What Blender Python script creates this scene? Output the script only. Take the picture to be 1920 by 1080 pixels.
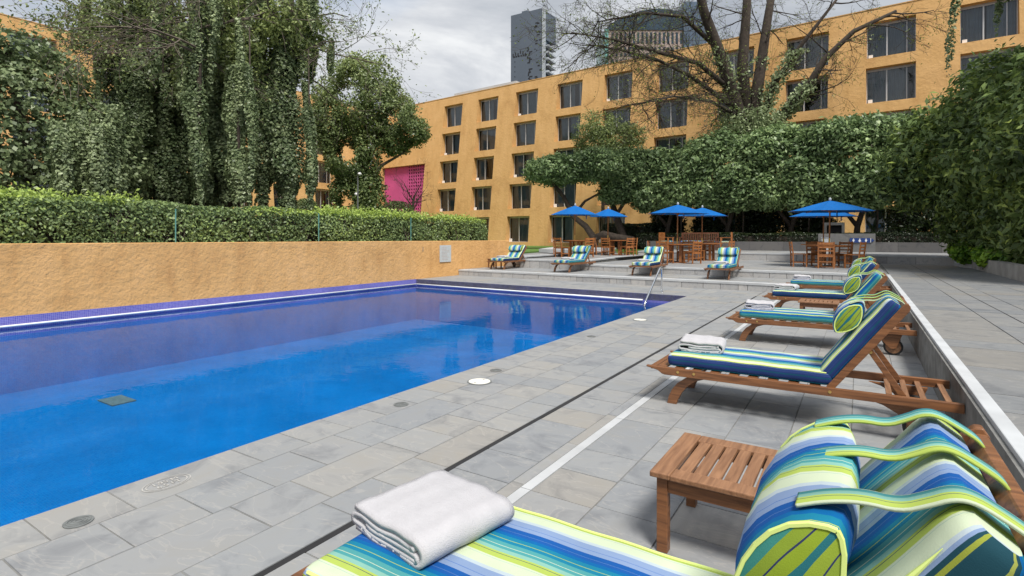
import bpy, math, random
import numpy as np
from mathutils import Vector, Matrix
R = math.radians
scene = bpy.context.scene
for o in list(bpy.data.objects): bpy.data.objects.remove(o)

# ---------------------------------------------------------------- camera
cam = bpy.data.cameras.new('camera'); camo = bpy.data.objects.new('camera', cam)
scene.collection.objects.link(camo)
camo.location = (0, 0, 1.4); camo.rotation_euler = (R(90), -0.002, math.atan2(652, 1021))
cam.sensor_width = 36; cam.lens = 19.144; cam.shift_y = -0.0493
cam.clip_start = 0.05; cam.clip_end = 2000
scene.camera = camo

# ---------------------------------------------------------------- sky and sun
SUN_EL, SUN_AZ = R(58), R(130)          # azimuth from +Y clockwise: from the right, a little behind
w = bpy.data.worlds.new('World'); scene.world = w; w.use_nodes = True
nt = w.node_tree; nt.nodes.clear()
def N(nt, t, **kw):
    n = nt.nodes.new(t)
    for k, v in kw.items(): setattr(n, k, v)
    return n
def ramp(nt, stops, interp='LINEAR'):
    n = nt.nodes.new('ShaderNodeValToRGB'); cr = n.color_ramp; cr.interpolation = interp
    while len(cr.elements) < len(stops): cr.elements.new(0.5)
    for e, (p, c) in zip(cr.elements, stops):
        e.position = p; e.color = (*c, 1) if len(c) == 3 else c
    return n
wout = N(nt, 'ShaderNodeOutputWorld'); bg = N(nt, 'ShaderNodeBackground'); nt.links.new(bg.outputs[0], wout.inputs[0])
sky = N(nt, 'ShaderNodeTexSky', sky_type='NISHITA', sun_disc=False, sun_elevation=SUN_EL, sun_rotation=SUN_AZ)
sky.air_density = 1.2; sky.dust_density = 1.0
dim = N(nt, 'ShaderNodeMixRGB', blend_type='MULTIPLY'); dim.inputs[0].default_value = 1; dim.inputs[2].default_value = (.1, .1, .1, 1)
nt.links.new(sky.outputs[0], dim.inputs[1])
tc = N(nt, 'ShaderNodeTexCoord'); mp = N(nt, 'ShaderNodeMapping'); mp.inputs['Scale'].default_value = (1, 1, 2.6); mp.inputs['Location'].default_value = (3.3, 1.2, .4)
nt.links.new(tc.outputs['Generated'], mp.inputs[0])
n1 = N(nt, 'ShaderNodeTexNoise'); n1.inputs['Scale'].default_value = 2.3; n1.inputs['Detail'].default_value = 9; n1.inputs['Roughness'].default_value = .56; n1.inputs['Distortion'].default_value = .35
nt.links.new(mp.outputs[0], n1.inputs['Vector'])
n2 = N(nt, 'ShaderNodeTexNoise'); n2.inputs['Scale'].default_value = 1.1; n2.inputs['Detail'].default_value = 6
nt.links.new(mp.outputs[0], n2.inputs['Vector'])
cover = ramp(nt, [(.33, (.25, .25, .25)), (.48, (1, 1, 1))]); nt.links.new(n2.outputs[0], cover.inputs[0])
cloud = ramp(nt, [(.32, (.23, .25, .285)), (.45, (.31, .33, .36)), (.54, (.39, .405, .43)), (.64, (.52, .53, .54))]); nt.links.new(n1.outputs[0], cloud.inputs[0])
mx = N(nt, 'ShaderNodeMixRGB'); nt.links.new(cover.outputs[0], mx.inputs[0]); nt.links.new(dim.outputs[0], mx.inputs[1]); nt.links.new(cloud.outputs[0], mx.inputs[2])
nt.links.new(mx.outputs[0], bg.inputs[0]); bg.inputs[1].default_value = 1.0
sl = bpy.data.lights.new('sun', 'SUN'); so = bpy.data.objects.new('sun', sl); scene.collection.objects.link(so)
sl.energy = 2.8; sl.angle = R(16); sl.color = (1, .95, .87)
sd = Vector((math.sin(SUN_AZ) * math.cos(SUN_EL), math.cos(SUN_AZ) * math.cos(SUN_EL), math.sin(SUN_EL)))
so.rotation_euler = (-sd).to_track_quat('-Z', 'Y').to_euler(); so.location = (0, 0, 40)
scene.render.engine = 'CYCLES'
vs = scene.view_settings; vs.view_transform = 'Standard'; vs.look = 'None'; vs.exposure = 0.8; vs.gamma = 1
scene.cycles.max_bounces = 8; scene.cycles.transparent_max_bounces = 12

# ---------------------------------------------------------------- materials
def mat(name):
    m = bpy.data.materials.new(name); m.use_nodes = True
    return m, m.node_tree, m.node_tree.nodes['Principled BSDF']
def noise(nt, scale, detail=4, coord='Object', rough=.55, stretch=None):
    tc = N(nt, 'ShaderNodeTexCoord'); n = N(nt, 'ShaderNodeTexNoise')
    n.inputs['Scale'].default_value = scale; n.inputs['Detail'].default_value = detail; n.inputs['Roughness'].default_value = rough
    if stretch:
        mp = N(nt, 'ShaderNodeMapping'); mp.inputs['Scale'].default_value = stretch
        nt.links.new(tc.outputs[coord], mp.inputs[0]); nt.links.new(mp.outputs[0], n.inputs['Vector'])
    else: nt.links.new(tc.outputs[coord], n.inputs['Vector'])
    return n
def bump(nt, b, src, strength, dist=.01):
    n = N(nt, 'ShaderNodeBump'); n.inputs['Strength'].default_value = strength; n.inputs['Distance'].default_value = dist
    nt.links.new(src, n.inputs['Height']); nt.links.new(n.outputs[0], b.inputs['Normal'])
    return n
def simple(name, col, rough=.6, var=.15, scale=6, metal=0, bumps=0, bscale=60, spec=.5):
    m, nt, b = mat(name)
    n = noise(nt, scale); r = ramp(nt, [(.3, tuple(c * (1 - var) for c in col)), (.7, tuple(min(1, c * (1 + var)) for c in col))])
    nt.links.new(n.outputs[0], r.inputs[0]); nt.links.new(r.outputs[0], b.inputs['Base Color'])
    b.inputs['Roughness'].default_value = rough; b.inputs['Metallic'].default_value = metal
    b.inputs['Specular IOR Level'].default_value = spec
    if bumps:
        n2 = noise(nt, bscale, 3); bump(nt, b, n2.outputs[0], bumps)
    return m
def stucco(name, col, s=1.0):
    m, nt, b = mat(name)
    n = noise(nt, .35 * s, 6, rough=.6); n3 = noise(nt, 1.6 * s, 5, stretch=(1, 1, .35))
    mixv = N(nt, 'ShaderNodeMath', operation='MULTIPLY_ADD'); mixv.inputs[1].default_value = .5
    sc = N(nt, 'ShaderNodeMath', operation='MULTIPLY'); sc.inputs[1].default_value = .5
    nt.links.new(n.outputs[0], mixv.inputs[0]); nt.links.new(n3.outputs[0], sc.inputs[0]); nt.links.new(sc.outputs[0], mixv.inputs[2])
    r = ramp(nt, [(.30, (col[0] * .80, col[1] * .74, col[2] * .72)), (.47, col), (.64, (min(1, col[0] * 1.10), col[1] * 1.12, col[2] * 1.2))])
    nt.links.new(mixv.outputs[0], r.inputs[0])
    n5 = noise(nt, .55 * s, 3, rough=.4, stretch=(1, 1, 1.6)); r5 = ramp(nt, [(.60, (1, 1, 1)), (.63, (.88, .86, .84)), (.70, (.84, .82, .80))]); nt.links.new(n5.outputs[0], r5.inputs[0])
    n6 = noise(nt, 2.2 * s, 6, rough=.7, stretch=(2.2, 2.2, .16)); r6 = ramp(nt, [(.52, (1, 1, 1)), (.72, (.82, .78, .74))]); nt.links.new(n6.outputs[0], r6.inputs[0])
    mu5 = N(nt, 'ShaderNodeMixRGB', blend_type='MULTIPLY'); mu5.inputs[0].default_value = .5; nt.links.new(r.outputs[0], mu5.inputs[1]); nt.links.new(r5.outputs[0], mu5.inputs[2])
    mu6 = N(nt, 'ShaderNodeMixRGB', blend_type='MULTIPLY'); mu6.inputs[0].default_value = .5; nt.links.new(mu5.outputs[0], mu6.inputs[1]); nt.links.new(r6.outputs[0], mu6.inputs[2]); nt.links.new(mu6.outputs[0], b.inputs['Base Color'])
    b.inputs['Roughness'].default_value = .9; b.inputs['Specular IOR Level'].default_value = .2
    n2 = noise(nt, 5 * s, 9, rough=.66); bump(nt, b, n2.outputs[0], .6, .06)
    return m
def stone(name, cols, use_attr=False, vein=True, scale=1.0, rough=.62):
    m, nt, b = mat(name)
    if use_attr:
        a = N(nt, 'ShaderNodeAttribute', attribute_name='rnd'); rv = a.outputs['Fac']
    else:
        a = N(nt, 'ShaderNodeObjectInfo'); rv = a.outputs['Random']
    r = ramp(nt, [(i / (len(cols) - 1), c) for i, c in enumerate(cols)]); nt.links.new(rv, r.inputs[0])
    geo = N(nt, 'ShaderNodeNewGeometry')
    # every stone gets its own piece of the rock
    off = N(nt, 'ShaderNodeVectorMath', operation='SCALE'); off.inputs[0].default_value = (37., 91., 53.); nt.links.new(rv, off.inputs['Scale'])
    add = N(nt, 'ShaderNodeVectorMath', operation='ADD'); nt.links.new(geo.outputs['Position'], add.inputs[0]); nt.links.new(off.outputs[0], add.inputs[1])
    n = N(nt, 'ShaderNodeTexNoise'); n.inputs['Scale'].default_value = 3.2 * scale; n.inputs['Detail'].default_value = 8; n.inputs['Roughness'].default_value = .62; n.inputs['Distortion'].default_value = .8
    nt.links.new(add.outputs[0], n.inputs['Vector'])
    r2 = ramp(nt, [(.30, (.66, .67, .70)), (.5, (1, 1, 1)), (.72, (1.0, .97, .92))]); nt.links.new(n.outputs[0], r2.inputs[0])
    mu = N(nt, 'ShaderNodeMixRGB', blend_type='MULTIPLY'); mu.inputs[0].default_value = .9
    nt.links.new(r.outputs[0], mu.inputs[1]); nt.links.new(r2.outputs[0], mu.inputs[2])
    col = mu.outputs[0]
    if vein:
        wv = N(nt, 'ShaderNodeTexNoise'); wv.inputs['Scale'].default_value = 1.7 * scale; wv.inputs['Detail'].default_value = 5; wv.inputs['Distortion'].default_value = 1.6
        mp = N(nt, 'ShaderNodeMapping'); mp.inputs['Rotation'].default_value = (0, 0, .6); mp.inputs['Scale'].default_value = (1, 2.6, 1)
        nt.links.new(add.outputs[0], mp.inputs[0]); nt.links.new(mp.outputs[0], wv.inputs['Vector'])
        vr = ramp(nt, [(.485, (0, 0, 0)), (.5, (1, 1, 1)), (.515, (0, 0, 0))]); nt.links.new(wv.outputs[0], vr.inputs[0])
        vm = N(nt, 'ShaderNodeMixRGB'); vm.inputs[2].default_value = (.46, .43, .39, 1)
        fac = N(nt, 'ShaderNodeMath', operation='MULTIPLY'); fac.inputs[1].default_value = .22
        nt.links.new(vr.outputs[0], fac.inputs[0]); nt.links.new(fac.outputs[0], vm.inputs[0]); nt.links.new(col, vm.inputs[1]); col = vm.outputs[0]
    nt.links.new(col, b.inputs['Base Color'])
    b.inputs['Roughness'].default_value = rough; b.inputs['Specular IOR Level'].default_value = .35
    bump(nt, b, n.outputs[0], .25, .01)
    return m
def wood(name, c1, c2, rough=.42, axis=(1, 14, 14)):
    m, nt, b = mat(name)
    oi = N(nt, 'ShaderNodeObjectInfo'); tc = N(nt, 'ShaderNodeTexCoord')
    add = N(nt, 'ShaderNodeVectorMath', operation='ADD'); nt.links.new(tc.outputs['Object'], add.inputs[0]); nt.links.new(oi.outputs['Random'], add.inputs[1])
    mp = N(nt, 'ShaderNodeMapping'); mp.inputs['Scale'].default_value = axis; nt.links.new(add.outputs[0], mp.inputs[0])
    n = N(nt, 'ShaderNodeTexNoise'); n.inputs['Scale'].default_value = 4; n.inputs['Detail'].default_value = 6; n.inputs['Distortion'].default_value = .6
    nt.links.new(mp.outputs[0], n.inputs['Vector'])
    r = ramp(nt, [(.28, c1), (.5, tuple((a + b_) / 2 for a, b_ in zip(c1, c2))), (.72, c2)]); nt.links.new(n.outputs[0], r.inputs[0])
    nt.links.new(r.outputs[0], b.inputs['Base Color']); b.inputs['Roughness'].default_value = rough
    bump(nt, b, n.outputs[0], .12, .004)
    return m
def leafmat(name, dark, mid, light, rough=.45, trans=.25):
    m, nt, b = mat(name)
    a = N(nt, 'ShaderNodeAttribute', attribute_name='tone')
    r = ramp(nt, [(0, dark), (.55, mid), (1, light)]); nt.links.new(a.outputs['Fac'], r.inputs[0])
    nt.links.new(r.outputs[0], b.inputs['Base Color']); b.inputs['Roughness'].default_value = rough; b.inputs['Specular IOR Level'].default_value = .45
    tr = N(nt, 'ShaderNodeBsdfTranslucent'); nt.links.new(r.outputs[0], tr.inputs[0])
    ms = N(nt, 'ShaderNodeMixShader'); ms.inputs[0].default_value = trans
    out = nt.nodes['Material Output']; nt.links.new(b.outputs[0], ms.inputs[1]); nt.links.new(tr.outputs[0], ms.inputs[2]); nt.links.new(ms.outputs[0], out.inputs[0])
    return m
S2L = lambda *c: tuple(((v / 255) / 12.92 if v / 255 <= .04045 else ((v / 255 + .055) / 1.055) ** 2.4) for v in c)
M = {}
M['stucco'] = stucco('orange_stucco', (.585, .352, .145))
M['wallstucco'] = stucco('garden_wall_stucco', (.64, .365, .145), 1.6)
GREY = [(.225, .236, .25), (.255, .266, .277), (.268, .273, .278), (.238, .25, .265), (.285, .287, .285), (.27, .263, .25)]
M['tile'] = stone('grey_slate', GREY)
M['tile_s'] = stone('grey_slate_field', GREY, True)
SHADE_GREY = [tuple(v * .76 for v in c) for c in GREY]  # same slate darkened: the tree's shade on the walkway painted into the colour
M['tile_r'] = stone('shaded_walkway_slate', SHADE_GREY)
M['tile_shaded_s'] = stone('shaded_walkway_slate_field', SHADE_GREY, True)
M['riser'] = stone('riser_slate', [(.30, .30, .305), (.44, .435, .43), (.35, .35, .355), (.48, .465, .45), (.39, .39, .39)], False, False, 3.0)
M['darkstone'] = stone('dark_planter_stone', [(.10, .098, .10), (.135, .13, .13), (.115, .115, .12)], False, False)
M['kerbstone'] = stone('kerb_stone', [(.50, .50, .50), (.58, .58, .57), (.54, .545, .555)], False, False, 2.5)
M['nosing'] = simple('white_nosing', (.45, .465, .48), .6, .12, 3)
M['coping'] = simple('kerb_coping', (.48, .50, .52), .6, .12, 3)
M['grout'] = simple('grout', (.17, .17, .165), .9, .3, 8)
M['concrete'] = simple('planter_concrete', (.33, .32, .30), .85, .25, 2.2, bumps=.2)
M['teak'] = wood('teak', (.10, .040, .017), (.27, .115, .045))
M['teak_grey'] = wood('weathered_teak', (.16, .075, .036), (.32, .165, .085), .5, (14, 1, 14))
M['teak_chair'] = wood('chair_teak', (.20, .065, .018), (.42, .165, .05), .45, (6, 6, 2))
M['bench'] = wood('dark_teak', (.09, .03, .014), (.18, .065, .03), .5)
M['towel'] = simple('white_terry', (.48, .475, .50), .95, .03, 30, bumps=.5, bscale=260, spec=.1)
M['umb'] = simple('blue_canvas', (.002, .11, .38), .75, .1, 1.5, spec=.2)
M['umb_pole'] = wood('pole_wood', (.28, .10, .03), (.45, .19, .06), .4, (14, 14, 1))
M['brass'] = simple('brass', (.75, .52, .18), .35, .05, 5, 1)
M['steel'] = simple('polished_steel', (.72, .73, .74), .18, .03, 5, 1)
M['white'] = simple('white_plastic', (.72, .70, .64), .5, .06, 12)
M['whitepipe'] = simple('white_rail_enamel', (.74, .76, .78), .35, .05, 3)
M['rubber'] = simple('black_rubber', (.02, .02, .02), .7, .2, 8)
M['dark'] = simple('dark_slot', (.018, .018, .02), .8, .2, 5)
M['iron'] = simple('cast_iron', (.15, .16, .16), .6, .25, 20)
M['bark'] = simple('bark', (.085, .062, .045), .95, .45, 7, bumps=.8, bscale=22)
M['bark_d'] = simple('dark_bark', (.045, .034, .026), .95, .4, 7, bumps=.8, bscale=22)
M['twig'] = simple('twig', (.13, .105, .085), .95, .3, 5)
M['grass'] = simple('lawn_grass', (.085, .17, .025), .95, .4, 9, bumps=.8, bscale=120)
M['soil'] = simple('soil', (.07, .055, .04), .95, .35, 3)
M['alu'] = simple('window_aluminium', (.52, .53, .54), .4, .06, 5, .3)
M['curtain'] = simple('grey_curtain', (.36, .40, .43), .9, .12, 2)
M['interior'] = simple('dark_room', (.03, .03, .033), .9, .2, 1)
M['pink'] = simple('magenta_paint', (.54, .085, .27), .8, .1, .8, bumps=.2)
M['greenpost'] = simple('green_post', (.10, .26, .22), .5, .1, 8)
M['signblue'] = simple('sign_blue', (.012, .045, .20), .5, .08, 6)
M['signwhite'] = simple('sign_white', (.8, .8, .8), .5, .04, 6)
M['lettering'] = simple('engraved_lettering', (.42, .41, .39), .7, .1, 30)
M['roofgrey'] = simple('grey_roof_panel', (.42, .45, .48), .6, .08, 1.2)
M['tower'] = simple('tower_panel', (.10, .125, .16), .5, .08, .2)
M['towerlight'] = simple('tower_edge', (.42, .46, .50), .5, .05, .3)
M['brown'] = simple('tower_granite', (.34, .27, .24), .7, .1, .3)
M['towerglass'] = simple('tower_glass', (.035, .06, .085), .12, .2, .2)
M['blueglass'] = simple('blue_tower_glass', (.10, .14, .20), .12, .2, .15)
M['teal'] = simple('teal_glass', (.16, .38, .36), .2, .2, .4)
def glass(name, tint, base=.06):
    m, nt, b = mat(name); nt.nodes.remove(b); out = nt.nodes['Material Output']
    t = N(nt, 'ShaderNodeBsdfTransparent'); t.inputs[0].default_value = (*tint, 1)
    g = N(nt, 'ShaderNodeBsdfGlossy'); g.inputs['Roughness'].default_value = .02
    f = N(nt, 'ShaderNodeFresnel'); f.inputs[0].default_value = 1.5
    a = N(nt, 'ShaderNodeMath', operation='ADD'); a.inputs[1].default_value = base; a.use_clamp = True
    nt.links.new(f.outputs[0], a.inputs[0]); ms = N(nt, 'ShaderNodeMixShader')
    nt.links.new(a.outputs[0], ms.inputs[0]); nt.links.new(t.outputs[0], ms.inputs[1]); nt.links.new(g.outputs[0], ms.inputs[2]); nt.links.new(ms.outputs[0], out.inputs[0])
    return m, nt, g, f
M['glass'] = glass('window_glass', (.60, .66, .70), .04)[0]
m, nt_, g, f = glass('pool_water', (.70, .90, .97), 0.0)
f.inputs[0].default_value = 1.095
nw = noise(nt_, 2.2, 3, 'Object', stretch=(1, 1.6, 1)); nw2 = noise(nt_, 9, 2)
ad = N(nt_, 'ShaderNodeMath', operation='MULTIPLY_ADD'); ad.inputs[1].default_value = .25
nt_.links.new(nw2.outputs[0], ad.inputs[0]); nt_.links.new(nw.outputs[0], ad.inputs[2])
bp = N(nt_, 'ShaderNodeBump'); bp.inputs['Strength'].default_value = .13; bp.inputs['Distance'].default_value = .02
nt_.links.new(ad.outputs[0], bp.inputs['Height']); nt_.links.new(bp.outputs[0], g.inputs['Normal']); nt_.links.new(bp.outputs[0], f.inputs['Normal'])
M['water'] = m
def mosaic(name, c1, c2, grout, size=.025):
    m, nt, b = mat(name); tc = N(nt, 'ShaderNodeTexCoord')
    br = N(nt, 'ShaderNodeTexBrick'); br.offset = 0; br.inputs['Scale'].default_value = 1
    br.inputs['Color1'].default_value = (*c1, 1); br.inputs['Color2'].default_value = (*c2, 1); br.inputs['Mortar'].default_value = (*grout, 1)
    br.inputs['Brick Width'].default_value = size; br.inputs['Row Height'].default_value = size; br.inputs['Mortar Size'].default_value = size * .06; br.inputs['Bias'].default_value = 0
    nt.links.new(tc.outputs['UV'], br.inputs['Vector'])
    n = noise(nt, 1.1, 4); r = ramp(nt, [(.3, (.8, .8, .8)), (.7, (1.15, 1.12, 1.08))]); nt.links.new(n.outputs[0], r.inputs[0])
    mu = N(nt, 'ShaderNodeMixRGB', blend_type='MULTIPLY'); mu.inputs[0].default_value = 1
    nt.links.new(br.outputs[0], mu.inputs[1]); nt.links.new(r.outputs[0], mu.inputs[2]); nt.links.new(mu.outputs[0], b.inputs['Base Color'])
    b.inputs['Roughness'].default_value = .25
    return m
M['mosaic'] = mosaic('pool_mosaic', (.002, .14, .42), (.003, .175, .48), (.015, .20, .47))
M['purple'] = mosaic('violet_mosaic', (.11, .105, .44), (.16, .15, .52), (.34, .35, .58), .03)
# striped canvas: the 'stripe' attribute is the distance across the cloth
WL, LI, TE, TB, BL, GB, NV = S2L(222, 236, 205), S2L(192, 214, 104), S2L(88, 172, 176), S2L(30, 138, 174), S2L(28, 96, 178), S2L(146, 170, 210), S2L(46, 70, 130)
def stripes(name, seq, period, offset=0.):
    m, nt, b = mat(name); a = N(nt, 'ShaderNodeAttribute', attribute_name='stripe')
    d = N(nt, 'ShaderNodeMath', operation='MULTIPLY_ADD'); d.inputs[1].default_value = 1 / period; d.inputs[2].default_value = offset
    fr = N(nt, 'ShaderNodeMath', operation='FRACT'); nt.links.new(a.outputs['Fac'], d.inputs[0]); nt.links.new(d.outputs[0], fr.inputs[0])
    r = ramp(nt, seq, 'CONSTANT'); nt.links.new(fr.outputs[0], r.inputs[0])
    # woven thread and dye variation
    n = noise(nt, 3, 3); r2 = ramp(nt, [(.3, (.62, .62, .62)), (.7, (.76, .76, .76))]); nt.links.new(n.outputs[0], r2.inputs[0])
    mu = N(nt, 'ShaderNodeMixRGB', blend_type='MULTIPLY'); mu.inputs[0].default_value = 1; nt.links.new(r.outputs[0], mu.inputs[1]); nt.links.new(r2.outputs[0], mu.inputs[2])
    nt.links.new(mu.outputs[0], b.inputs['Base Color']); b.inputs['Roughness'].default_value = .85; b.inputs['Specular IOR Level'].default_value = .15
    n2 = noise(nt, 420, 2); n3 = noise(nt, 7, 2)
    ad = N(nt, 'ShaderNodeMath', operation='MULTIPLY_ADD'); ad.inputs[1].default_value = .06; nt.links.new(n2.outputs[0], ad.inputs[0]); nt.links.new(n3.outputs[0], ad.inputs[2])
    bump(nt, b, ad.outputs[0], .35, .02)
    return m
SEQ = [(0, WL), (.10, S2L(150, 190, 190)), (.105, WL), (.13, LI), (.205, S2L(70, 90, 110)), (.211, LI), (.24, S2L(150, 205, 190)), (.30, TE), (.345, WL), (.352, TE), (.42, TB),
       (.475, LI), (.482, TB), (.55, S2L(10, 110, 180)), (.60, BL), (.65, S2L(120, 150, 200)), (.656, BL), (.73, GB), (.80, S2L(90, 130, 200)), (.806, GB), (.91, S2L(200, 216, 225)), (.96, WL)]
def shaded(seq, per): return seq
M['cloth'] = stripes('striped_canvas', SEQ, .255, .08)
M['cloth_b'] = stripes('striped_canvas_shifted', SEQ, .255, .52)
NAVY = [(0, NV), (.10, S2L(78, 100, 160)), (.11, NV), (.30, S2L(38, 60, 120)), (.40, GB), (.50, S2L(110, 140, 200)), (.56, NV), (.70, S2L(90, 112, 170)), (.71, NV), (.9, S2L(30, 90, 120))]
TEAL = [(0, TB), (.12, BL), (.35, TB), (.42, S2L(60, 150, 160)), (.70, S2L(180, 205, 120)), (.72, S2L(60, 150, 160)), (.9, TE)]
M['navy'] = stripes('navy_side_canvas', NAVY, .115)
M['tealside'] = stripes('teal_side_canvas', TEAL, .115)
DK = [(0, S2L(38, 44, 110)), (.22, S2L(34, 78, 92)), (.40, S2L(170, 180, 90)), (.42, S2L(34, 78, 92)), (.55, S2L(165, 175, 70)), (.57, S2L(34, 78, 92)), (.72, S2L(70, 130, 130)), (.84, S2L(190, 200, 120)), (.86, S2L(70, 130, 130))]
M['endcap'] = stripes('dark_endcap_canvas', DK, .34, .5)
OL = [(0, S2L(70, 150, 150)), (.10, S2L(160, 186, 70)), (.24, S2L(60, 70, 110)), (.26, S2L(164, 188, 66)), (.42, S2L(48, 124, 134)), (.56, S2L(156, 180, 54)), (.70, S2L(56, 66, 104)), (.72, S2L(150, 174, 60)), (.84, S2L(70, 150, 140))]
M['pillowend'] = stripes('olive_pillow_end_canvas', OL, .16, .5)
M['piping'] = simple('lime_piping', S2L(205, 222, 130), .8, .05, 5)
M['leaf_hedge'] = leafmat('hedge_leaf', (.065, .11, .04), (.225, .305, .12), (.44, .57, .11))
M['leaf_ivy'] = leafmat('ivy_leaf', (.05, .09, .038), (.20, .26, .125), (.42, .50, .27))
M['leaf_tree'] = leafmat('tree_leaf', (.052, .086, .03), (.175, .23, .085), (.36, .43, .14))
M['leaf_canopy'] = leafmat('canopy_leaf', (.04, .078, .03), (.17, .255, .105), (.38, .50, .21))
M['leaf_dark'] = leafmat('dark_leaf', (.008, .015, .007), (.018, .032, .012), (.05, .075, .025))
M['leaf_right'] = leafmat('laurel_leaf', (.045, .08, .026), (.16, .235, .07), (.42, .52, .11))
M['leaf_yellow'] = leafmat('new_leaf', (.09, .13, .03), (.18, .25, .05), (.36, .42, .07), trans=.35)
M['leaf_bright'] = leafmat('bright_ivy_leaf', (.03, .07, .015), (.14, .30, .03), (.32, .50, .05), trans=.3)

# ---------------------------------------------------------------- helpers
col = scene.collection
def tag(o, label=None, cat=None, group=None, kind=None):
    if label: o['label'] = label
    if cat: o['category'] = cat
    if group: o['group'] = group
    if kind: o['kind'] = kind
    return o
def empty(name, loc=(0, 0, 0), rz=0, **kw):
    o = bpy.data.objects.new(name, None); col.objects.link(o); o.location = loc; o.rotation_euler = (0, 0, rz); o.empty_display_size = .1
    return tag(o, **kw)
def link(name, me, parent=None, loc=(0, 0, 0), rz=0, **kw):
    o = bpy.data.objects.new(name, me); col.objects.link(o); o.location = loc; o.rotation_euler = (0, 0, rz)
    if parent: o.parent = parent
    return tag(o, **kw)
class MB:
    def __init__(s): s.v = []; s.f = []; s.a = []; s.mi = []
    def add(s, vs, fs, a=None, mi=0):
        n = len(s.v); s.v += [tuple(p) for p in vs]; s.f += [tuple(i + n for i in f) for f in fs]
        s.a += list(a) if a is not None else [0.] * len(vs); s.mi += [mi] * len(fs)
        return s
    def box(s, x0, x1, y0, y1, z0, z1, a=0., mi=0):
        v = [(x0, y0, z0), (x1, y0, z0), (x1, y1, z0), (x0, y1, z0), (x0, y0, z1), (x1, y0, z1), (x1, y1, z1), (x0, y1, z1)]
        return s.add(v, [(0, 3, 2, 1), (4, 5, 6, 7), (0, 1, 5, 4), (1, 2, 6, 5), (2, 3, 7, 6), (3, 0, 4, 7)], [a] * 8, mi)
    def prism(s, poly, z0, z1, a=0., mi=0):
        n = len(poly); v = [(x, y, z0) for x, y in poly] + [(x, y, z1) for x, y in poly]
        f = [tuple(range(n - 1, -1, -1)), tuple(range(n, 2 * n))] + [(i, (i + 1) % n, n + (i + 1) % n, n + i) for i in range(n)]
        return s.add(v, f, [a] * (2 * n), mi)
    def slab(s, poly, y0, y1, a=0., mi=0):      # polygon in x,z, thick in y
        n = len(poly); v = [(x, y0, z) for x, z in poly] + [(x, y1, z) for x, z in poly]
        f = [tuple(range(n)), tuple(range(2 * n - 1, n - 1, -1))] + [(i, n + i, n + (i + 1) % n, (i + 1) % n) for i in range(n)]
        return s.add(v, f, [a] * (2 * n), mi)
    def tube(s, pts, r, n=8, mi=0, cap=True):
        pts = [Vector(p) for p in pts]; rs = r if isinstance(r, (list, tuple)) else [r] * len(pts)
        vs = []; prev = None
        for i, p in enumerate(pts):
            d = (pts[min(i + 1, len(pts) - 1)] - pts[max(i - 1, 0)]).normalized()
            if prev is None:
                x = d.cross(Vector((0, 0, 1)) if abs(d.z) < .9 else Vector((1, 0, 0))).normalized()
            else:
                x = (prev - d * prev.dot(d)).normalized()
            prev = x; y = d.cross(x)
            for k in range(n):
                t = 2 * math.pi * k / n; vs.append(p + (x * math.cos(t) + y * math.sin(t)) * rs[i])
        f = [(i * n + k, i * n + (k + 1) % n, (i + 1) * n + (k + 1) % n, (i + 1) * n + k) for i in range(len(pts) - 1) for k in range(n)]
        if cap: f += [tuple(range(n - 1, -1, -1)), tuple(range((len(pts) - 1) * n, len(pts) * n))]
        return s.add(vs, f, None, mi)
    def disc(s, c, r, h, n=20, axis='z', mi=0):
        a = {'z': (0, 0, 1), 'y': (0, 1, 0), 'x': (1, 0, 0)}[axis]; c = Vector(c); a = Vector(a)
        return s.tube([c, c + a * h], r, n, mi)
    def mesh(s, name, *mats, smooth=False, attr=None):
        me = bpy.data.meshes.new(name); me.from_pydata(s.v, [], s.f)
        for m in mats: me.materials.append(m)
        if len(mats) > 1: me.polygons.foreach_set('material_index', s.mi)
        if smooth: me.polygons.foreach_set('use_smooth', [True] * len(s.f))
        if attr:
            at = me.attributes.new(attr, 'FLOAT', 'POINT'); at.data.foreach_set('value', s.a)
        me.update(); return me
    def build(s, name, m, parent=None, smooth=False, attr=None, bev=0, **kw):
        ms = m if isinstance(m, (list, tuple)) else [m]
        o = link(name, s.mesh(name, *ms, smooth=smooth, attr=attr), parent, **kw)
        if bev:
            b = o.modifiers.new('bevel', 'BEVEL'); b.width = bev; b.segments = 2; b.limit_method = 'ANGLE'; b.angle_limit = R(40)
        return o
def copy_tree(o, parent=None):
    c = o.copy(); col.objects.link(c); c.parent = parent
    for ch in list(o.children): copy_tree(ch, c)
    return c
rs = np.random.RandomState(7); random.seed(5)
def unit(v): return v / np.maximum(np.linalg.norm(v, axis=1, keepdims=True), 1e-9)
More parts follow.
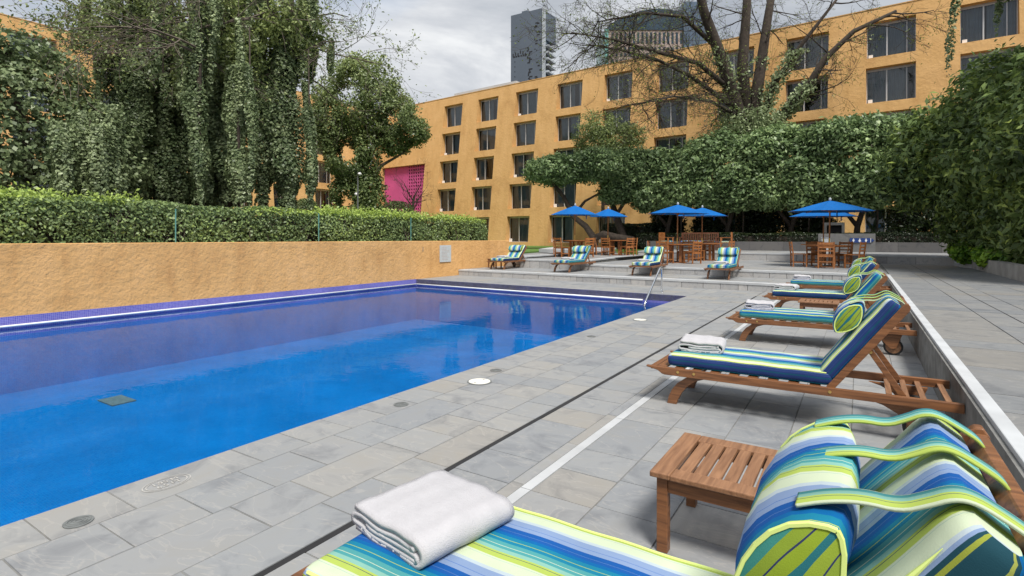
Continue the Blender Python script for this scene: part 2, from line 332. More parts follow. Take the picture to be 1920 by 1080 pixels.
def leaves(name, C, Nrm, size, tone, m, parent=None, ratio=.5, spread=.8, **kw):
    """diamond leaves at points C, facing roughly Nrm"""
    n = len(C); nr = unit(Nrm + rs.normal(0, spread, (n, 3)))
    a = unit(np.cross(nr, rs.normal(0, 1, (n, 3)))); b = np.cross(nr, a)
    L = (size * rs.uniform(.65, 1.35, n))[:, None]
    V = np.empty((n, 4, 3)); V[:, 0] = C - a * L / 2; V[:, 1] = C + b * L * ratio / 2 + nr * L * .08; V[:, 2] = C + a * L / 2 - nr * L * .06; V[:, 3] = C - b * L * ratio / 2 + nr * L * .08
    me = bpy.data.meshes.new(name); me.vertices.add(4 * n); me.vertices.foreach_set('co', V.reshape(-1).astype(np.float32))
    me.loops.add(4 * n); me.loops.foreach_set('vertex_index', np.arange(4 * n, dtype=np.int32))
    me.polygons.add(n); me.polygons.foreach_set('loop_start', np.arange(0, 4 * n, 4, dtype=np.int32))
    me.materials.append(m)
    at = me.attributes.new('tone', 'FLOAT', 'POINT'); at.data.foreach_set('value', np.repeat(np.clip(tone, 0, 1), 4).astype(np.float32))
    me.update(); me.validate()
    return link(name, me, parent, **kw)
def lump(P, f, seed):
    a = seed * 1.7
    return (np.sin(P[:, 0] * f + a) * np.sin(P[:, 1] * f * 1.1 + 2 * a) + np.sin(P[:, 2] * f * 1.3 + 3 * a) * np.sin((P[:, 0] + P[:, 1]) * f * .7 + a)) * .5
def blob_points(blobs, n, depth=.3, lumpy=.12, freq=1.6, seed=1, clump=0):
    """points in the outer shell of a union of (super)ellipsoids (c, r, p)"""
    area = np.array([r[0] * r[1] + r[1] * r[2] + r[0] * r[2] for c, r, p in blobs]); cnt = (n * area / area.sum()).astype(int)
    Cs, Ns = [], []
    for i, ((c, r, p), k) in enumerate(zip(blobs, cnt)):
        k = int(k * 1.3); d = unit(rs.normal(0, 1, (k, 3))); q = (np.abs(d) ** p).sum(1) ** (-1 / p)
        rad = 1 - depth * rs.uniform(0, 1, k) ** 1.6
        P = d * (q * rad)[:, None] * np.array(r); P = P + np.array(c)
        P += d * (lump(P, freq, seed + i) * lumpy * min(r))[:, None]
        keep = np.ones(k, bool)
        for j, (c2, r2, p2) in enumerate(blobs):
            if j != i: keep &= (np.abs((P - np.array(c2)) / np.array(r2)) ** p2).sum(1) > .55
        Cs.append(P[keep]); Ns.append((d / np.array(r))[keep])
    P = np.concatenate(Cs); Nn = unit(np.concatenate(Ns))
    if clump:   # gather leaves into sprays
        k = max(1, len(P) // clump); perm = rs.permutation(len(P))[:k]; idx = perm[rs.randint(0, k, len(P))]; P = P[idx] + rs.normal(0, .15, P.shape) * np.array([1, 1, .75]); Nn = Nn[idx] + rs.normal(0, .4, P.shape)
    return P, unit(Nn)
def tones(P, freq=1.1, seed=3, base=.42, amp=.22, rnd=.16): return base + amp * lump(P, freq, seed) + rs.normal(0, rnd, len(P))
def grow(mb, p, d, L, r, lev, out, bend=.25, up=.05, kids=(3, 4), n=5, spread=.75, rmin=.006):
    """recursive branch"""
    pts = [Vector(p)]; d = Vector(d).normalized(); seg = 4; rads = [r]
    for i in range(seg):
        d = (d + Vector(rs.normal(0, bend, 3)) * .5 + Vector((0, 0, up))).normalized()
        pts.append(pts[-1] + d * (L / seg)); rads.append(max(rmin, r * (1 - .6 * (i + 1) / seg)))
    mb.tube(pts, rads, n if lev > 1 else 3, cap=False)
    if lev <= 1: out.append((pts[-1], d)); out.append((pts[2], d))
    if lev == 0: return
    for k in range(rs.randint(kids[0], kids[1] + 1)):
        i = rs.randint(1, seg + 1); ax = Vector(rs.normal(0, 1, 3)).normalized()
        nd = (d + ax * spread).normalized()
        grow(mb, pts[i], nd, L * rs.uniform(.5, .75), rads[i] * .62, lev - 1, out, bend, up, kids, n, spread, rmin)

# ================================================================ SETTING
# ---- ground, one sheet to the horizon, with the pool pit cut out
XW, XP = -12.55, -3.495                       # garden wall line, pool edge
pf = lambda x: 13.16 - .042 * x               # far pool edge
g = MB(); B_ = 900; Y0 = -6.0
hole = [(XW, Y0), (XP, Y0), (XP, pf(XP)), (XW, pf(XW))]; outer = [(-B_, -B_), (B_, -B_), (B_, B_), (-B_, B_)]
v = [(x, y, -.03) for x, y in outer + hole]
g.add(v, [(0, 1, 5, 4), (1, 2, 6, 5), (2, 3, 7, 6), (3, 0, 4, 7)]); g.build('ground', M['soil'], kind='structure')
# ---- pool basin
def quad_uv(name, quads, m, parent=None, **kw):
    mb = MB(); uv = []
    for q in quads:
        mb.add(q, [(0, 1, 2, 3)])
        a, b, c, d = [Vector(p) for p in q]; ex = (b - a).length; ey = (d - a).length
        uv += [(0, 0), (ex, 0), (ex, ey), (0, ey)]
    me = mb.mesh(name, m); l = me.uv_layers.new(name='uv')
    for i, t in enumerate(uv): l.data[i].uv = t
    return link(name, me, parent, **kw)
ZB, ZWT = -1.35, -.215
h = hole
pool = quad_uv('pool_basin', [[(h[0][0], h[0][1], ZB), (h[1][0], h[1][1], ZB), (h[2][0], h[2][1], ZB), (h[3][0], h[3][1], ZB)]] +
    [[(a[0], a[1], ZB), (b[0], b[1], ZB), (b[0], b[1], ZWT - .12), (a[0], a[1], ZWT - .12)] for a, b in ((h[0], h[1]), (h[1], h[2]), (h[2], h[3]), (h[3], h[0]))], M['mosaic'], kind='structure')
quad_uv('mosaic_band', [[(a[0], a[1], ZWT - .12), (b[0], b[1], ZWT - .12), (b[0], b[1], -.002), (a[0], a[1], -.002)] for a, b in ((h[0], h[1]), (h[1], h[2]), (h[2], h[3]), (h[3], h[0]))], M['purple'], pool)
MB().box(-10.75, -10.2, 3.95, 4.3, ZB + .004, ZB + .02).build('floor_drain', M['iron'], pool)
wm = MB(); wm.add([(h[0][0], h[0][1], ZWT), (h[1][0], h[1][1], ZWT), (h[2][0], h[2][1], ZWT), (h[3][0], h[3][1], ZWT)], [(0, 1, 2, 3)])
wm.build('water', M['water'], kind='structure')
# ---- pool deck: bed, individual stones near, field of stones beyond
s1 = lambda x: 15.47 - .042 * x               # first step
deck = MB(); deck.prism([(XP, Y0), (.60, Y0), (.60, s1(.6)), (XP, s1(XP))], -.16, -.005)
deck.prism([(XW, pf(XW)), (XP, pf(XP)), (XP, s1(XP)), (XW, s1(XW))], -.16, -.0051)
deck = deck.build('pool_deck', M['grout'], kind='structure')
xs = [-3.495, -3.135, -2.755, -2.39, -2.112, None, -2.075, -1.68, -1.602, None, -1.533, -1.165, -.79, -.42, -.05, .30, .595]
rows = [(a, b) for a, b in zip(xs[:-1], xs[1:]) if a is not None and b is not None]
tm = MB(); e = .007
tm.add([(-.5, -.5, 0), (.5, -.5, 0), (.5, .5, 0), (-.5, .5, 0), (-.5 + e, -.5 + e, 1), (.5 - e, -.5 + e, 1), (.5 - e, .5 - e, 1), (-.5 + e, .5 - e, 1)], [(4, 5, 6, 7), (0, 1, 5, 4), (1, 2, 6, 5), (2, 3, 7, 6), (3, 0, 4, 7)])
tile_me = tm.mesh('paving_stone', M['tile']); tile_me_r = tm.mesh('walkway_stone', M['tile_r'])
def place_tile(x0, x1, y0, y1, z, t, parent, me=tile_me, gap=.0017, name='paving_stone'):
    o = bpy.data.objects.new(name, me); col.objects.link(o); o.parent = parent
    o.location = ((x0 + x1) / 2, (y0 + y1) / 2, z); o.scale = (x1 - x0 - 2 * gap, y1 - y0 - 2 * gap, t); return o
field = MB(); cnt = 0
for ri, (a, b) in enumerate(rows):
    y = -5.9 + rs.uniform(0, .1) if ri != 0 else 1.02 - .355 * 19
    narrow = (b - a) < .12
    while y < s1(a) - .02:
        st = .3525 * (2 if (rs.rand() < .12 or narrow) else 1); y1 = min(y + st, s1(a) - .02)
        if y > .3 and y1 < 8.1 and cnt < 296:
            o = place_tile(a, b, y, y1, -.012, .012 + rs.uniform(-.0012, .0012), deck); cnt += 1
        else: field.box(a + .002, b - .002, y + .002, y1 - .002, -.0115, rs.uniform(-.001, .001), rs.rand())
        y = y1
x = XW + .02
while x < XP - .01:
    x1 = min(x + .48, XP - .004); y = pf(x) + .01; yend = s1(x) - .03; k = 0
    while y < yend - .05:
        y1 = min(y + .55, yend); field.box(x + .003, x1 - .003, y + .003, y1 - .003, -.0115, rs.uniform(-.001, .001), rs.rand()); y = y1
    x = x1
field.build('paving_field', M['tile_s'], deck, attr='rnd', kind='stuff')
MB().box(-2.112, -2.075, Y0, 14.2, -.0048, -.0015).build('drain_channel', M['dark'], deck)
for i in range(14):
    MB().box(-1.599, -1.536, -5.8 + i * 1.4 + .003, -4.4 + i * 1.4 - .003, -.0116, .0012).build('white_strip', M['nosing'], deck)
def disc_at(name, m, x, y, r, hgt=.006, **kw):
    return MB().disc((0, 0, 0), r, hgt, 24).build(name, m, None, loc=(x, y, .0015), **kw)
for (x, y, lab) in ((-3.105, 4.282, 'round cream skimmer lid set in the deck near a small grey drain'), (-3.15, 8.99, 'round cream skimmer lid set in the deck towards the pool handrail')):
    o = disc_at('skimmer_lid', M['white'], x, y, .105); tag(o, lab, 'lid', 'skimmer lids along the pool edge')
    MB().disc((0, 0, 0), .122, .003, 24).build('lid_ring', M['iron'], o)
    for s in (-1, 1): MB().box(-.012, .012, s * .07 - .005, s * .07 + .005, .004, .0075).build('finger_slot', M['iron'], o)
for i, (x, y, lab) in enumerate(((-3.225, 1.107, 'dark ringed iron drain cover beside the engraved depth stone'), (-3.23, 3.34, 'small grey drain cover in the deck between depth stone and cream lid'), (-3.225, 4.74, 'small pale grey drain cover just beyond the cream lid'), (-3.2, 7.1, 'faint grey drain cover at the pool edge between the two cream lids'))):
    o = disc_at('drain_cover', M['iron'] if i < 2 else M['grout'], x, y, .062, .004); tag(o, lab, 'drain', 'drain covers along the pool edge')
    for rr in (.05, .036, .02):
        rg = MB(); n = 24
        vs = []; 
        for k in range(n):
            t = 2 * math.pi * k / n
            for q, zz in ((rr, .004), (rr, .007), (rr - .006, .007), (rr - .006, .004)): vs.append((q * math.cos(t), q * math.sin(t), zz))
        rg.add(vs, [(k * 4 + j, k * 4 + (j + 1) % 4, ((k + 1) % n) * 4 + (j + 1) % 4, ((k + 1) % n) * 4 + j) for k in range(n) for j in range(3)])
        rg.build('ring', M['iron'], o)
def text_mesh(body, size, m, name, ext=.001, align='CENTER'):
    cu = bpy.data.curves.new(name, 'FONT'); cu.body = body; cu.size = size; cu.extrude = ext; cu.align_x = align
    to = bpy.data.objects.new(name, cu); col.objects.link(to); dg = bpy.context.evaluated_depsgraph_get()
    me = bpy.data.meshes.new_from_object(to.evaluated_get(dg)); bpy.data.objects.remove(to); me.materials.clear(); me.materials.append(m)
    return me
mk = empty('depth_marker', (-3.317, 1.555, .0), R(90), label='engraved stone reading 1.95 M and 6.5 FT at the pool edge', cat='depth marker')
for rr in (1.0, .86):
    rg = MB(); n = 32; vs = []
    for k in range(n):
        t = 2 * math.pi * k / n
        for q in (rr, rr - .045): vs.append((.125 * q * math.cos(t), .085 * q * math.sin(t), .0022))
    rg.add(vs, [(k * 2, k * 2 + 1, ((k + 1) % n) * 2 + 1, ((k + 1) % n) * 2) for k in range(n)]); rg.build('oval_line', M['lettering'], mk)
for body, dy in (('1.95 M', .008), ('6.5 FT', -.042)):
    link('lettering', text_mesh(body, .05, M['lettering'], 'lettering'), mk, (0, dy, .0022), kind='stuff')
# ---- steps and terraces
Z1, ZA, ZBL, ZC, Z3 = .21, .42, .54, .65, .74
s2 = lambda x: 17.62 - .075 * x
s3 = lambda x: 25.75 - .075 * x
YP = 31.0
def terrace(name, poly, z0, z1, lab=None, tile=(.9, .45), inside=None):
    t = MB(); t.prism(poly, z0, z1 - .022); t = t.build(name, M['grout'], kind='structure')
    f = MB(); xmin = min(p[0] for p in poly); xmax = max(p[0] for p in poly); ymin = min(p[1] for p in poly); ymax = max(p[1] for p in poly)
    return t, f
def fill(f, x0, x1, ya, yb, z, tw, th):
    """stones between two skewed lines ya(x), yb(x)"""
    x = x0
    while x < x1 - .02:
        xe = min(x + tw, x1); y = ya((x + xe) / 2); ye = yb((x + xe) / 2)
        while y < ye - .02:
            y2 = min(y + th * rs.choice([1, 1, 2]), ye)
            dl, dr = ya(x) - ya((x + xe) / 2), ya(xe) - ya((x + xe) / 2)
            c = [(x + .003, y + dl + .003), (xe - .003, y + dr + .003), (xe - .003, y2 + dr - .003), (x + .003, y2 + dl - .003)]
            f.prism(c, z - .02, z + rs.uniform(-.001, .001), rs.rand()); y = y2
        x = xe
riser_me = MB().box(-.5, .5, 0, .03, 0, 1).mesh('riser_stone', M['riser'])
def risers(parent, x0, x1, line, z0, z1, wd=.46, nose=.05):
    x = x0; sl = math.atan2(line(x1) - line(x0), x1 - x0)
    while x < x1 - .03:
        xe = min(x + wd * rs.choice([.5, 1, 1, 1.3]), x1); xm = (x + xe) / 2
        o = bpy.data.objects.new('riser_stone', riser_me); col.objects.link(o); o.parent = parent
        o.location = (xm, line(xm) - .03 - rs.uniform(0, .002), z0 + .001); o.rotation_euler = (0, 0, sl); o.scale = (xe - x - .012, 1, z1 - z0 - nose - .001); x = xe
    n = MB(); n.prism([(x0, line(x0) - .045), (x1, line(x1) - .045), (x1, line(x1) + .30), (x0, line(x0) + .30)], z1 - nose, z1 + .003); n.build('nosing', M['nosing'], parent)
XC, XB = -11.4, -8.65        # edges of the raised left-hand terraces
lt, f = terrace('lower_terrace', [(XW, s1(XW)), (.60, s1(.60)), (.60, s2(.6)), (XB, s2(XB)), (XC, s2(XC) + .25), (XW, 19.3)], -.05, Z1)
fill(f, XW, .59, lambda x: s1(x) + .30, lambda x: s2(x) - .03 + (.3 if x < XC else 0), Z1, .5, .5); f.build('paving', M['tile_s'], lt, attr='rnd', kind='stuff'); risers(lt, XW + .01, .59, s1, 0, Z1)
dt, f = terrace('dining_terrace', [(XB, s2(XB)), (.58, s2(.58)), (.58, Y0), (3.1, Y0), (3.1, s3(3.1)), (XB, s3(XB))], -.06, ZA)
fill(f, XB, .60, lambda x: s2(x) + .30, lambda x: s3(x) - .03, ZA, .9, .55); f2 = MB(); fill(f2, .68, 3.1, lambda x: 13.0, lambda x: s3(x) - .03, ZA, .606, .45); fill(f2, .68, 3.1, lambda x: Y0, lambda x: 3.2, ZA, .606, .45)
f.build('paving', M['tile_s'], dt, attr='rnd', kind='stuff'); f2.build('walkway_paving', M['tile_shaded_s'], dt, attr='rnd', kind='stuff'); risers(dt, XB, .59, s2, Z1, ZA)
for c in range(4):
    a, b = .68 + .605 * c, .68 + .605 * (c + 1); y = 3.2 + (0 if c % 2 else .0)
    while y < 12.98:
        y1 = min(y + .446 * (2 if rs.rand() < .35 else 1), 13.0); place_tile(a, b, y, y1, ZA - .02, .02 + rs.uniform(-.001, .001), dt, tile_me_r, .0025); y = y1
MB().box(1.592, 1.604, Y0, 25.6, ZA + .0005, ZA + .0025).build('expansion_joint', M['dark'], dt)
# left, higher dining terrace
bt, f = terrace('side_terrace', [(XC, s2(XC)), (XB, s2(XB)), (XB - .75, s3(XB) + .35), (XC - .8, 30.2)], 0, ZBL)
fill(f, XC, XB - .35, lambda x: s2(x) + .3, lambda x: 26.8, ZBL, .9, .6); f.build('paving', M['tile_s'], bt, attr='rnd', kind='stuff'); risers(bt, XC, XB, s2, Z1, ZBL)
n = MB(); n.prism([(XB - .28, s2(XB) + .26), (XB + .003, s2(XB) + .26), (XB - .74, s3(XB) + .30), (XB - 1.02, s3(XB) + .30)], ZBL - .05, ZBL + .0035); n.build('nosing', M['nosing'], bt)
ct, f = terrace('corner_terrace', [(XW - .3, 19.35), (XC, s2(XC) + .24), (XC - .75, 31), (XW - 4, 31)], 0, ZC)
f.prism([(XW, 19.7), (XC - .3, 19.1), (XC - .9, 26), (XW - 1, 26)], ZC - .02, ZC, .5); f.build('paving', M['tile_s'], ct, attr='rnd', kind='stuff'); risers(ct, XW + .01, XC, lambda x: s2(x) + .24 + (x - XC) * -.3, Z1, ZC, nose=.06)
n = MB(); n.prism([(XC - .28, s2(XC) + .5), (XC + .003, s2(XC) + .5), (XC - .55, 28.5), (XC - .85, 28.5)], ZC - .05, ZC + .0035); n.build('nosing', M['nosing'], ct)
n = MB(); n.prism([(XW - 1.5, 24.6), (XC - .5, 24.2), (XC - .9, 31), (XW - 4, 31)], ZC, ZC + .16); n.build('upper_step', M['nosing'], ct)
ut, f = terrace('upper_terrace', [(XB - .75, s3(XB - .75)), (3.1, s3(3.1)), (6, s3(3.1)), (6, YP + .05), (-10.6, YP + .05)], 0, Z3)
fill(f, XB - .7, 5.5, lambda x: s3(x) + .30, lambda x: YP, Z3, 1.2, .8); f.build('paving', M['tile_s'], ut, attr='rnd', kind='stuff'); risers(ut, XB - .72, 5.5, s3, ZA, Z3, .9, .055)
# ---- kerb between pool deck and the right-hand terrace
kb = empty('kerb', (0, 0, 0), kind='structure')
y = Y0
while y < 17.5:
    y1 = min(y + .9, s2(.6) - .05); MB().box(.605, .64, y + .003, y1 - .003, -.011, .335).build('facing_stone', M['kerbstone'], kb); y = y1 if y1 < 17.5 else 99
MB().box(.59, .64, Y0, s2(.6) + .25, .335, .358).build('lip', M['coping'], kb)
MB().box(.603, .685, Y0, s2(.6) + .25, .362, ZA + .006).build('coping', M['coping'], kb, bev=.006)
# ---- lawn
lw = MB(); lw.prism([(-45, 19.45), (-13.0, 19.45), (-15, 29), (-10.7, 31.2), (8, 31.3), (8, 39), (-45, 43)], 0, .70); lw.build('lawn', M['grass'], kind='structure')
lg = MB(); lg.prism([(-45, -10), (XW - .32, -10), (XW - .32, 19.44), (-45, 19.44)], -.02, .9); lg.build('garden_bed', M['soil'], kind='structure')

# ================================================================ BUILDINGS
KB, ZR = .115, 15.38
ROWS = [(1.0, 3.27), (3.94, 6.14), (6.75, 8.92), (9.54, 11.72), (12.34, 14.56)]
WW = 2.45
def window_meshes():
    fr = MB(); H = 2.2; t = .05
    fr.box(0, WW, 0, .06, 0, t); fr.box(0, WW, 0, .06, H - t - .1, H); fr.box(0, t, 0, .06, t, H - t - .1); fr.box(WW - t, WW, 0, .06, t, H - t - .1); fr.box(WW * .42 - .035, WW * .42 + .035, -.012, .07, t, H - t - .1); fr.box(WW * .82 - .02, WW * .82 + .02, .02, .075, t, H - t - .1)
    pn = MB(); pn.add([(t, .03, t), (WW - t, .03, t), (WW - t, .03, H - .15), (t, .03, H - .15)], [(0, 1, 2, 3)])
    cs = []
    for gaps in ([], [(.55, .72)], [(.40, .47)], [(.44, .80)], [(.86, .97)]):
        c = MB(); n = 90; vs = []
        for i in range(n + 1):
            x = .06 + (WW - .12) * i / n; y = .22 + .035 * math.sin(i * 1.25) + .02 * math.sin(i * .43); vs += [(x, y, .04), (x, y, H - .12)]
        fs = [(2 * i, 2 * i + 2, 2 * i + 3, 2 * i + 1) for i in range(n) if not any(a < i / n < b for a, b in gaps)]
        c.add(vs, fs); cs.append(c.mesh('curtain', M['curtain'], smooth=True))
    return fr.mesh('window', M['alu']), pn.mesh('pane', M['glass']), cs
win_me, pane_me, curt = window_meshes()
box_me = MB().box(.10, .32, -.22, -.06, .02, .30).mesh('planter_box', M['signwhite'])
def facade(name, u0, u1, wins, loc, rz, label, recess=None, seed=1):
    root = empty(name, loc, rz, label=label, cat='building')
    us = sorted(set([u0, u1] + [a for a in wins] + [a + WW for a in wins] + ([recess[0], recess[1]] if recess else [])))
    zs = sorted(set([0., ZR] + [z for r in ROWS for z in r])); yf = lambda z: KB * (z - ZR)
    mb = MB(); rr = random.Random(seed)
    for i in range(len(us) - 1):
        for j in range(len(zs) - 1):
            a, b, c, d = us[i], us[i + 1], zs[j], zs[j + 1]; um = (a + b) / 2; zm = (c + d) / 2
            if recess and recess[0] < um < recess[1] and zm < 8.92: continue
            w = next((q for q in wins if q < um < q + WW), None); r = next((q for q in ROWS if q[0] < zm < q[1]), None)
            if w is not None and r is not None:
                yg = yf(c) + .72; f = yf
                for q in ([(a, f(c), c), (a, yg, c), (a, yg, d), (a, f(d), d)], [(b, yg, c), (b, f(c), c), (b, f(d), d), (b, yg, d)], [(a, f(d), d), (a, yg, d), (b, yg, d), (b, f(d), d)], [(a, yg, c), (a, f(c), c), (b, f(c), c), (b, yg, c)]):
                    mb.add(q, [(0, 1, 2, 3)])
                wo = link('window', win_me, root, (a, yg - .04, c)); wo.scale = (1, 1, (d - c) / 2.2)
                link('pane', pane_me, wo); link('curtain', rr.choice([curt[0], curt[0], curt[0]] + curt[1:]), wo)
                if rr.random() < .5: link('planter_box', box_me, wo)
            else: mb.add([(a, yf(c), c), (b, yf(c), c), (b, yf(d), d), (a, yf(d), d)], [(0, 1, 2, 3)])
    mb.add([(u0, 0, ZR), (u1, 0, ZR), (u1, 11, ZR), (u0, 11, ZR)], [(0, 1, 2, 3)])
    mb.add([(u1, yf(0), 0), (u1, 11, 0), (u1, 11, ZR), (u1, 0, ZR)], [(0, 1, 2, 3)]); mb.add([(u0, 11, 0), (u0, yf(0), 0), (u0, 0, ZR), (u0, 11, ZR)], [(0, 1, 2, 3)]); mb.add([(u1, 11, 0), (u0, 11, 0), (u0, 11, ZR), (u1, 11, ZR)], [(0, 1, 2, 3)])
    if recess:
        a, b = recess; d = 8.92; yb = 1.2
        for q in ([(a, yf(0), 0), (a, yb, 0), (a, yb, d), (a, yf(d), d)], [(b, yb, 0), (b, yf(0), 0), (b, yf(d), d), (b, yb, d)], [(a, yf(d), d), (a, yb, d), (b, yb, d), (b, yf(d), d)]): mb.add(q, [(0, 1, 2, 3)])
    mb.build('wall', M['stucco'], root)
    MB().box(u0, u1, 1.3, 1.35, .1, ZR - .1).build('interior_wall', M['interior'], root)
    for z in [r[0] - .25 for r in ROWS[1:]]: MB().box(u0, u1, max(.85 + yf(z), -.6), 1.29, z, z + .12).build('floor_slab', M['interior'], root)
    MB().box(u0, u1, -.03, .16, ZR - .002, ZR + .06).build('parapet_cap', M['stucco'], root)
    return root
main = facade('hotel_wing', -10.2, 49.2, [.35 + 4.45 * i for i in range(11)], (-35.527, 42.571, 0), math.atan2(-2.764, 37.85),
    'ochre stucco hotel wing with battered wall, recessed windows and a magenta recess at its end', (-8.4, -1.75), 3)
pk = MB(); pk.box(-8.39, -4.7, -.38, -.2, 0, 8.9); pk.build('magenta_panel', M['pink'], main)
lat = MB()
for i in range(9): u = -4.68 + i * .34; lat.box(u, u + .15, -.38, -.26, 0, 8.9)
for j in range(26): z = .05 + j * .34; lat.box(-4.68, -1.76, -.378, -.262, z, z + .15)
lat.build('lattice_screen', M['pink'], main, kind='stuff')
MB().box(-1.2, 7.0, 3.0, 8.0, ZR, ZR + 1.35).build('rooftop_housing', M['roofgrey'], main)
facade('hotel_wing', -14, 37.5, [-9.9 + 4.45 * i for i in range(10)], (-45.55, 4.0, 0), R(90), 'ochre stucco hotel wing standing behind the ivy-draped trees', None, 5)
# distant towers
def tower_a():
    root = empty('office_tower', (0, 0, 0), label='slim grey office tower with scattered slots and louvred side', cat='tower')
    A, B, C = Vector((-89.7, 139.6, 0)), Vector((-78.3, 139.84, 0)), Vector((-79.2, 146.3, 0))
    A = Vector((-89.73, 139.66, 0)); D_ = A + (C - B); T = 69
    b = MB(); b.prism([tuple(A[:2]), tuple(B[:2]), tuple((B + (C - B) * .06)[:2]), tuple((D_ + (A - D_) * .2)[:2])], 0, T); b.build('shaft', M['tower'], root)
    ed = (B - A).normalized(); nn = Vector((ed.y, -ed.x, 0)); cn = (C - B).normalized()
    e = MB(); e.prism([tuple((B + nn * .25 - ed * .5)[:2]), tuple((B + nn * .25 + ed * .35)[:2]), tuple((B + cn * .6 + ed * .35)[:2]), tuple((B + cn * .6 - ed * .5)[:2])], 0, T + .3); e.build('corner_fin', M['towerlight'], root)
    lo = MB(); z = 14
    sh = ed * .2
    for k in range(24):
        z = 14 + k * 1.9; ln = 1.0 - .012 * (24 - k)
        p0, p1 = B + sh + cn * .7, B + cn * (6.6 * ln); q = ed * 1.5
        lo.prism([tuple(p0[:2]), tuple((p0 + q * .7)[:2]), tuple((p1 + q)[:2]), tuple(p1[:2])], z, z + .55)
    lo.build('louvres', M['towerlight'], root, kind='stuff')
    gl = MB(); gl.prism([tuple((B + cn * .7)[:2]), tuple((B + cn * 6.2)[:2]), tuple((D_)[:2]), tuple((A + cn)[:2])], 0, 60); gl.build('glazed_side', M['towerglass'], root)
    tp = MB(); tp.prism([tuple((B + cn * .7)[:2]), tuple((B + cn * 7 + ed * 1.2)[:2]), tuple((D_)[:2]), tuple((A + cn)[:2])], 60, T - .6); tp.build('crown_box', M['tower'], root)
    W = (B - A).length; sl = MB(); rr = random.Random(4)
    def slot(u, z, w, h):
        c = A + ed * u + nn * .06; sl.prism([tuple(c[:2]), tuple((c + ed * w)[:2]), tuple((c + ed * w - nn * .3)[:2]), tuple((c - nn * .3)[:2])], z, z + h)
    for base in (58, 51.5, 43.5, 35.5, 28):
        for k in range(11): slot(W * .53 + rr.uniform(-.5, .5), base - k * .45, rr.uniform(.3, 1.2) * (1.2 if k == 0 else 1), .33)
    for k in range(60): slot(W * rr.uniform(.70, .88), rr.uniform(24, 65), rr.choice([.3, .7, .9]), .3)
    for k in range(6): slot(W * (.06 + .075 * k), 57 - rr.uniform(0, 1.2), .35, .9); slot(W * (.06 + .075 * k) + .2, 56, .5, .4)
    for k in range(22): slot(W * .12, 26 + k * 1.5, .18, .4)
    sl.build('slots', M['dark'], root, kind='stuff')
    rf = MB(); c = A + ed * W * .32; rf.box(c.x, c.x + 2, c.y + .3, c.y + 2, T, T + .6); c = A + ed * W * .95; rf.box(c.x, c.x + .6, c.y + .3, c.y + 1, T, T + .9); rf.build('roof_plant', M['tower'], root)
tower_a()
def tower_b():
    root = empty('curved_tower', (-40.5, 122, 0), math.atan2(11.07, 17.33), label='brown granite office tower with dark curved roof and blue glass flank', cat='tower')
    MB().box(-10.3, 6.2, -4, 8, 0, 47.6).build('granite_body', M['brown'], root)
    MB().box(6.2, 11.3, -4.6, 8, 0, 53.5).build('glass_flank', M['blueglass'], root)
    MB().box(-11.1, -10.3, -4.3, 8, 0, 47.5).build('glass_edge', M['teal'], root)
    rf = MB(); pts = [(-10.3, 47.4)] + [(-10.3 + 16.5 * t, 47.3 + 4.8 * math.sin(math.pi * (.08 + .62 * t))) for t in np.linspace(0, 1, 14)] + [(6.2, 47.4)]
    rf.slab(pts, -4.2, 8); rf.build('curved_roof', M['towerglass'], root)
    wn = MB()
    for i in range(17):
        x = -9.6 + i * .95
        wn.box(x, x + .48, -4.06, -3.9, 44.4, 46.9)
        for j in range(12): wn.box(x, x + .48, -4.06, -3.9, 42.9 - j * 1.35, 43.6 - j * 1.35)
    wn.build('window_grid', M['towerglass'], root, kind='stuff')
    mm = MB()
    for i in range(5): mm.box(6.3 + i * 1.0, 6.36 + i * 1.0, -4.68, -4.55, 0, 53.4)
    for j in range(26): mm.box(6.2, 11.3, -4.66, -4.56, 2 * j + 1, 2 * j + 1.08)
    mm.build('mullions', M['tower'], root, kind='stuff')
tower_b()

# ================================================================ WALLS, HEDGES, SMALL FIXTURES
gw = MB(); n = 60; rs2 = np.random.RandomState(3)
yA, yB_ = Y0, 19.44
gw.box(XW - .32, XW - .001, yA, yB_, -.02, 1.275)
o = gw.build('garden_wall', M['wallstucco'], bev=.012); tag(o, 'long low ochre stucco wall rising behind the pool', 'wall')
pl = empty('wall_plaque', (XW + .004, 15.19, .82), R(90), label='pale grey notice board with faded writing on the ochre wall', cat='notice')
MB().box(-.31, .31, -.022, 0, -.30, .30).build('board', simple('faded_board', (.47, .50, .51), .7, .08, 9), pl)
rr = random.Random(2); fm = simple('faded_print', (.47, .40, .36), .8, .1, 20)
for k in range(9):
    z = .21 - k * .052; MB().box(-.23, .23 - rr.uniform(0, .18), -.0245, -.0215, z - .008, z + .008).build('faded_line', fm, pl)
# fixing mark on the wall
o = MB().box(XW, XW + .012, 14.0, 14.02, .92, 1.06).build('wall_bracket', M['iron']); tag(o, 'thin dark bracket mark on the ochre wall left of the notice', 'bracket')
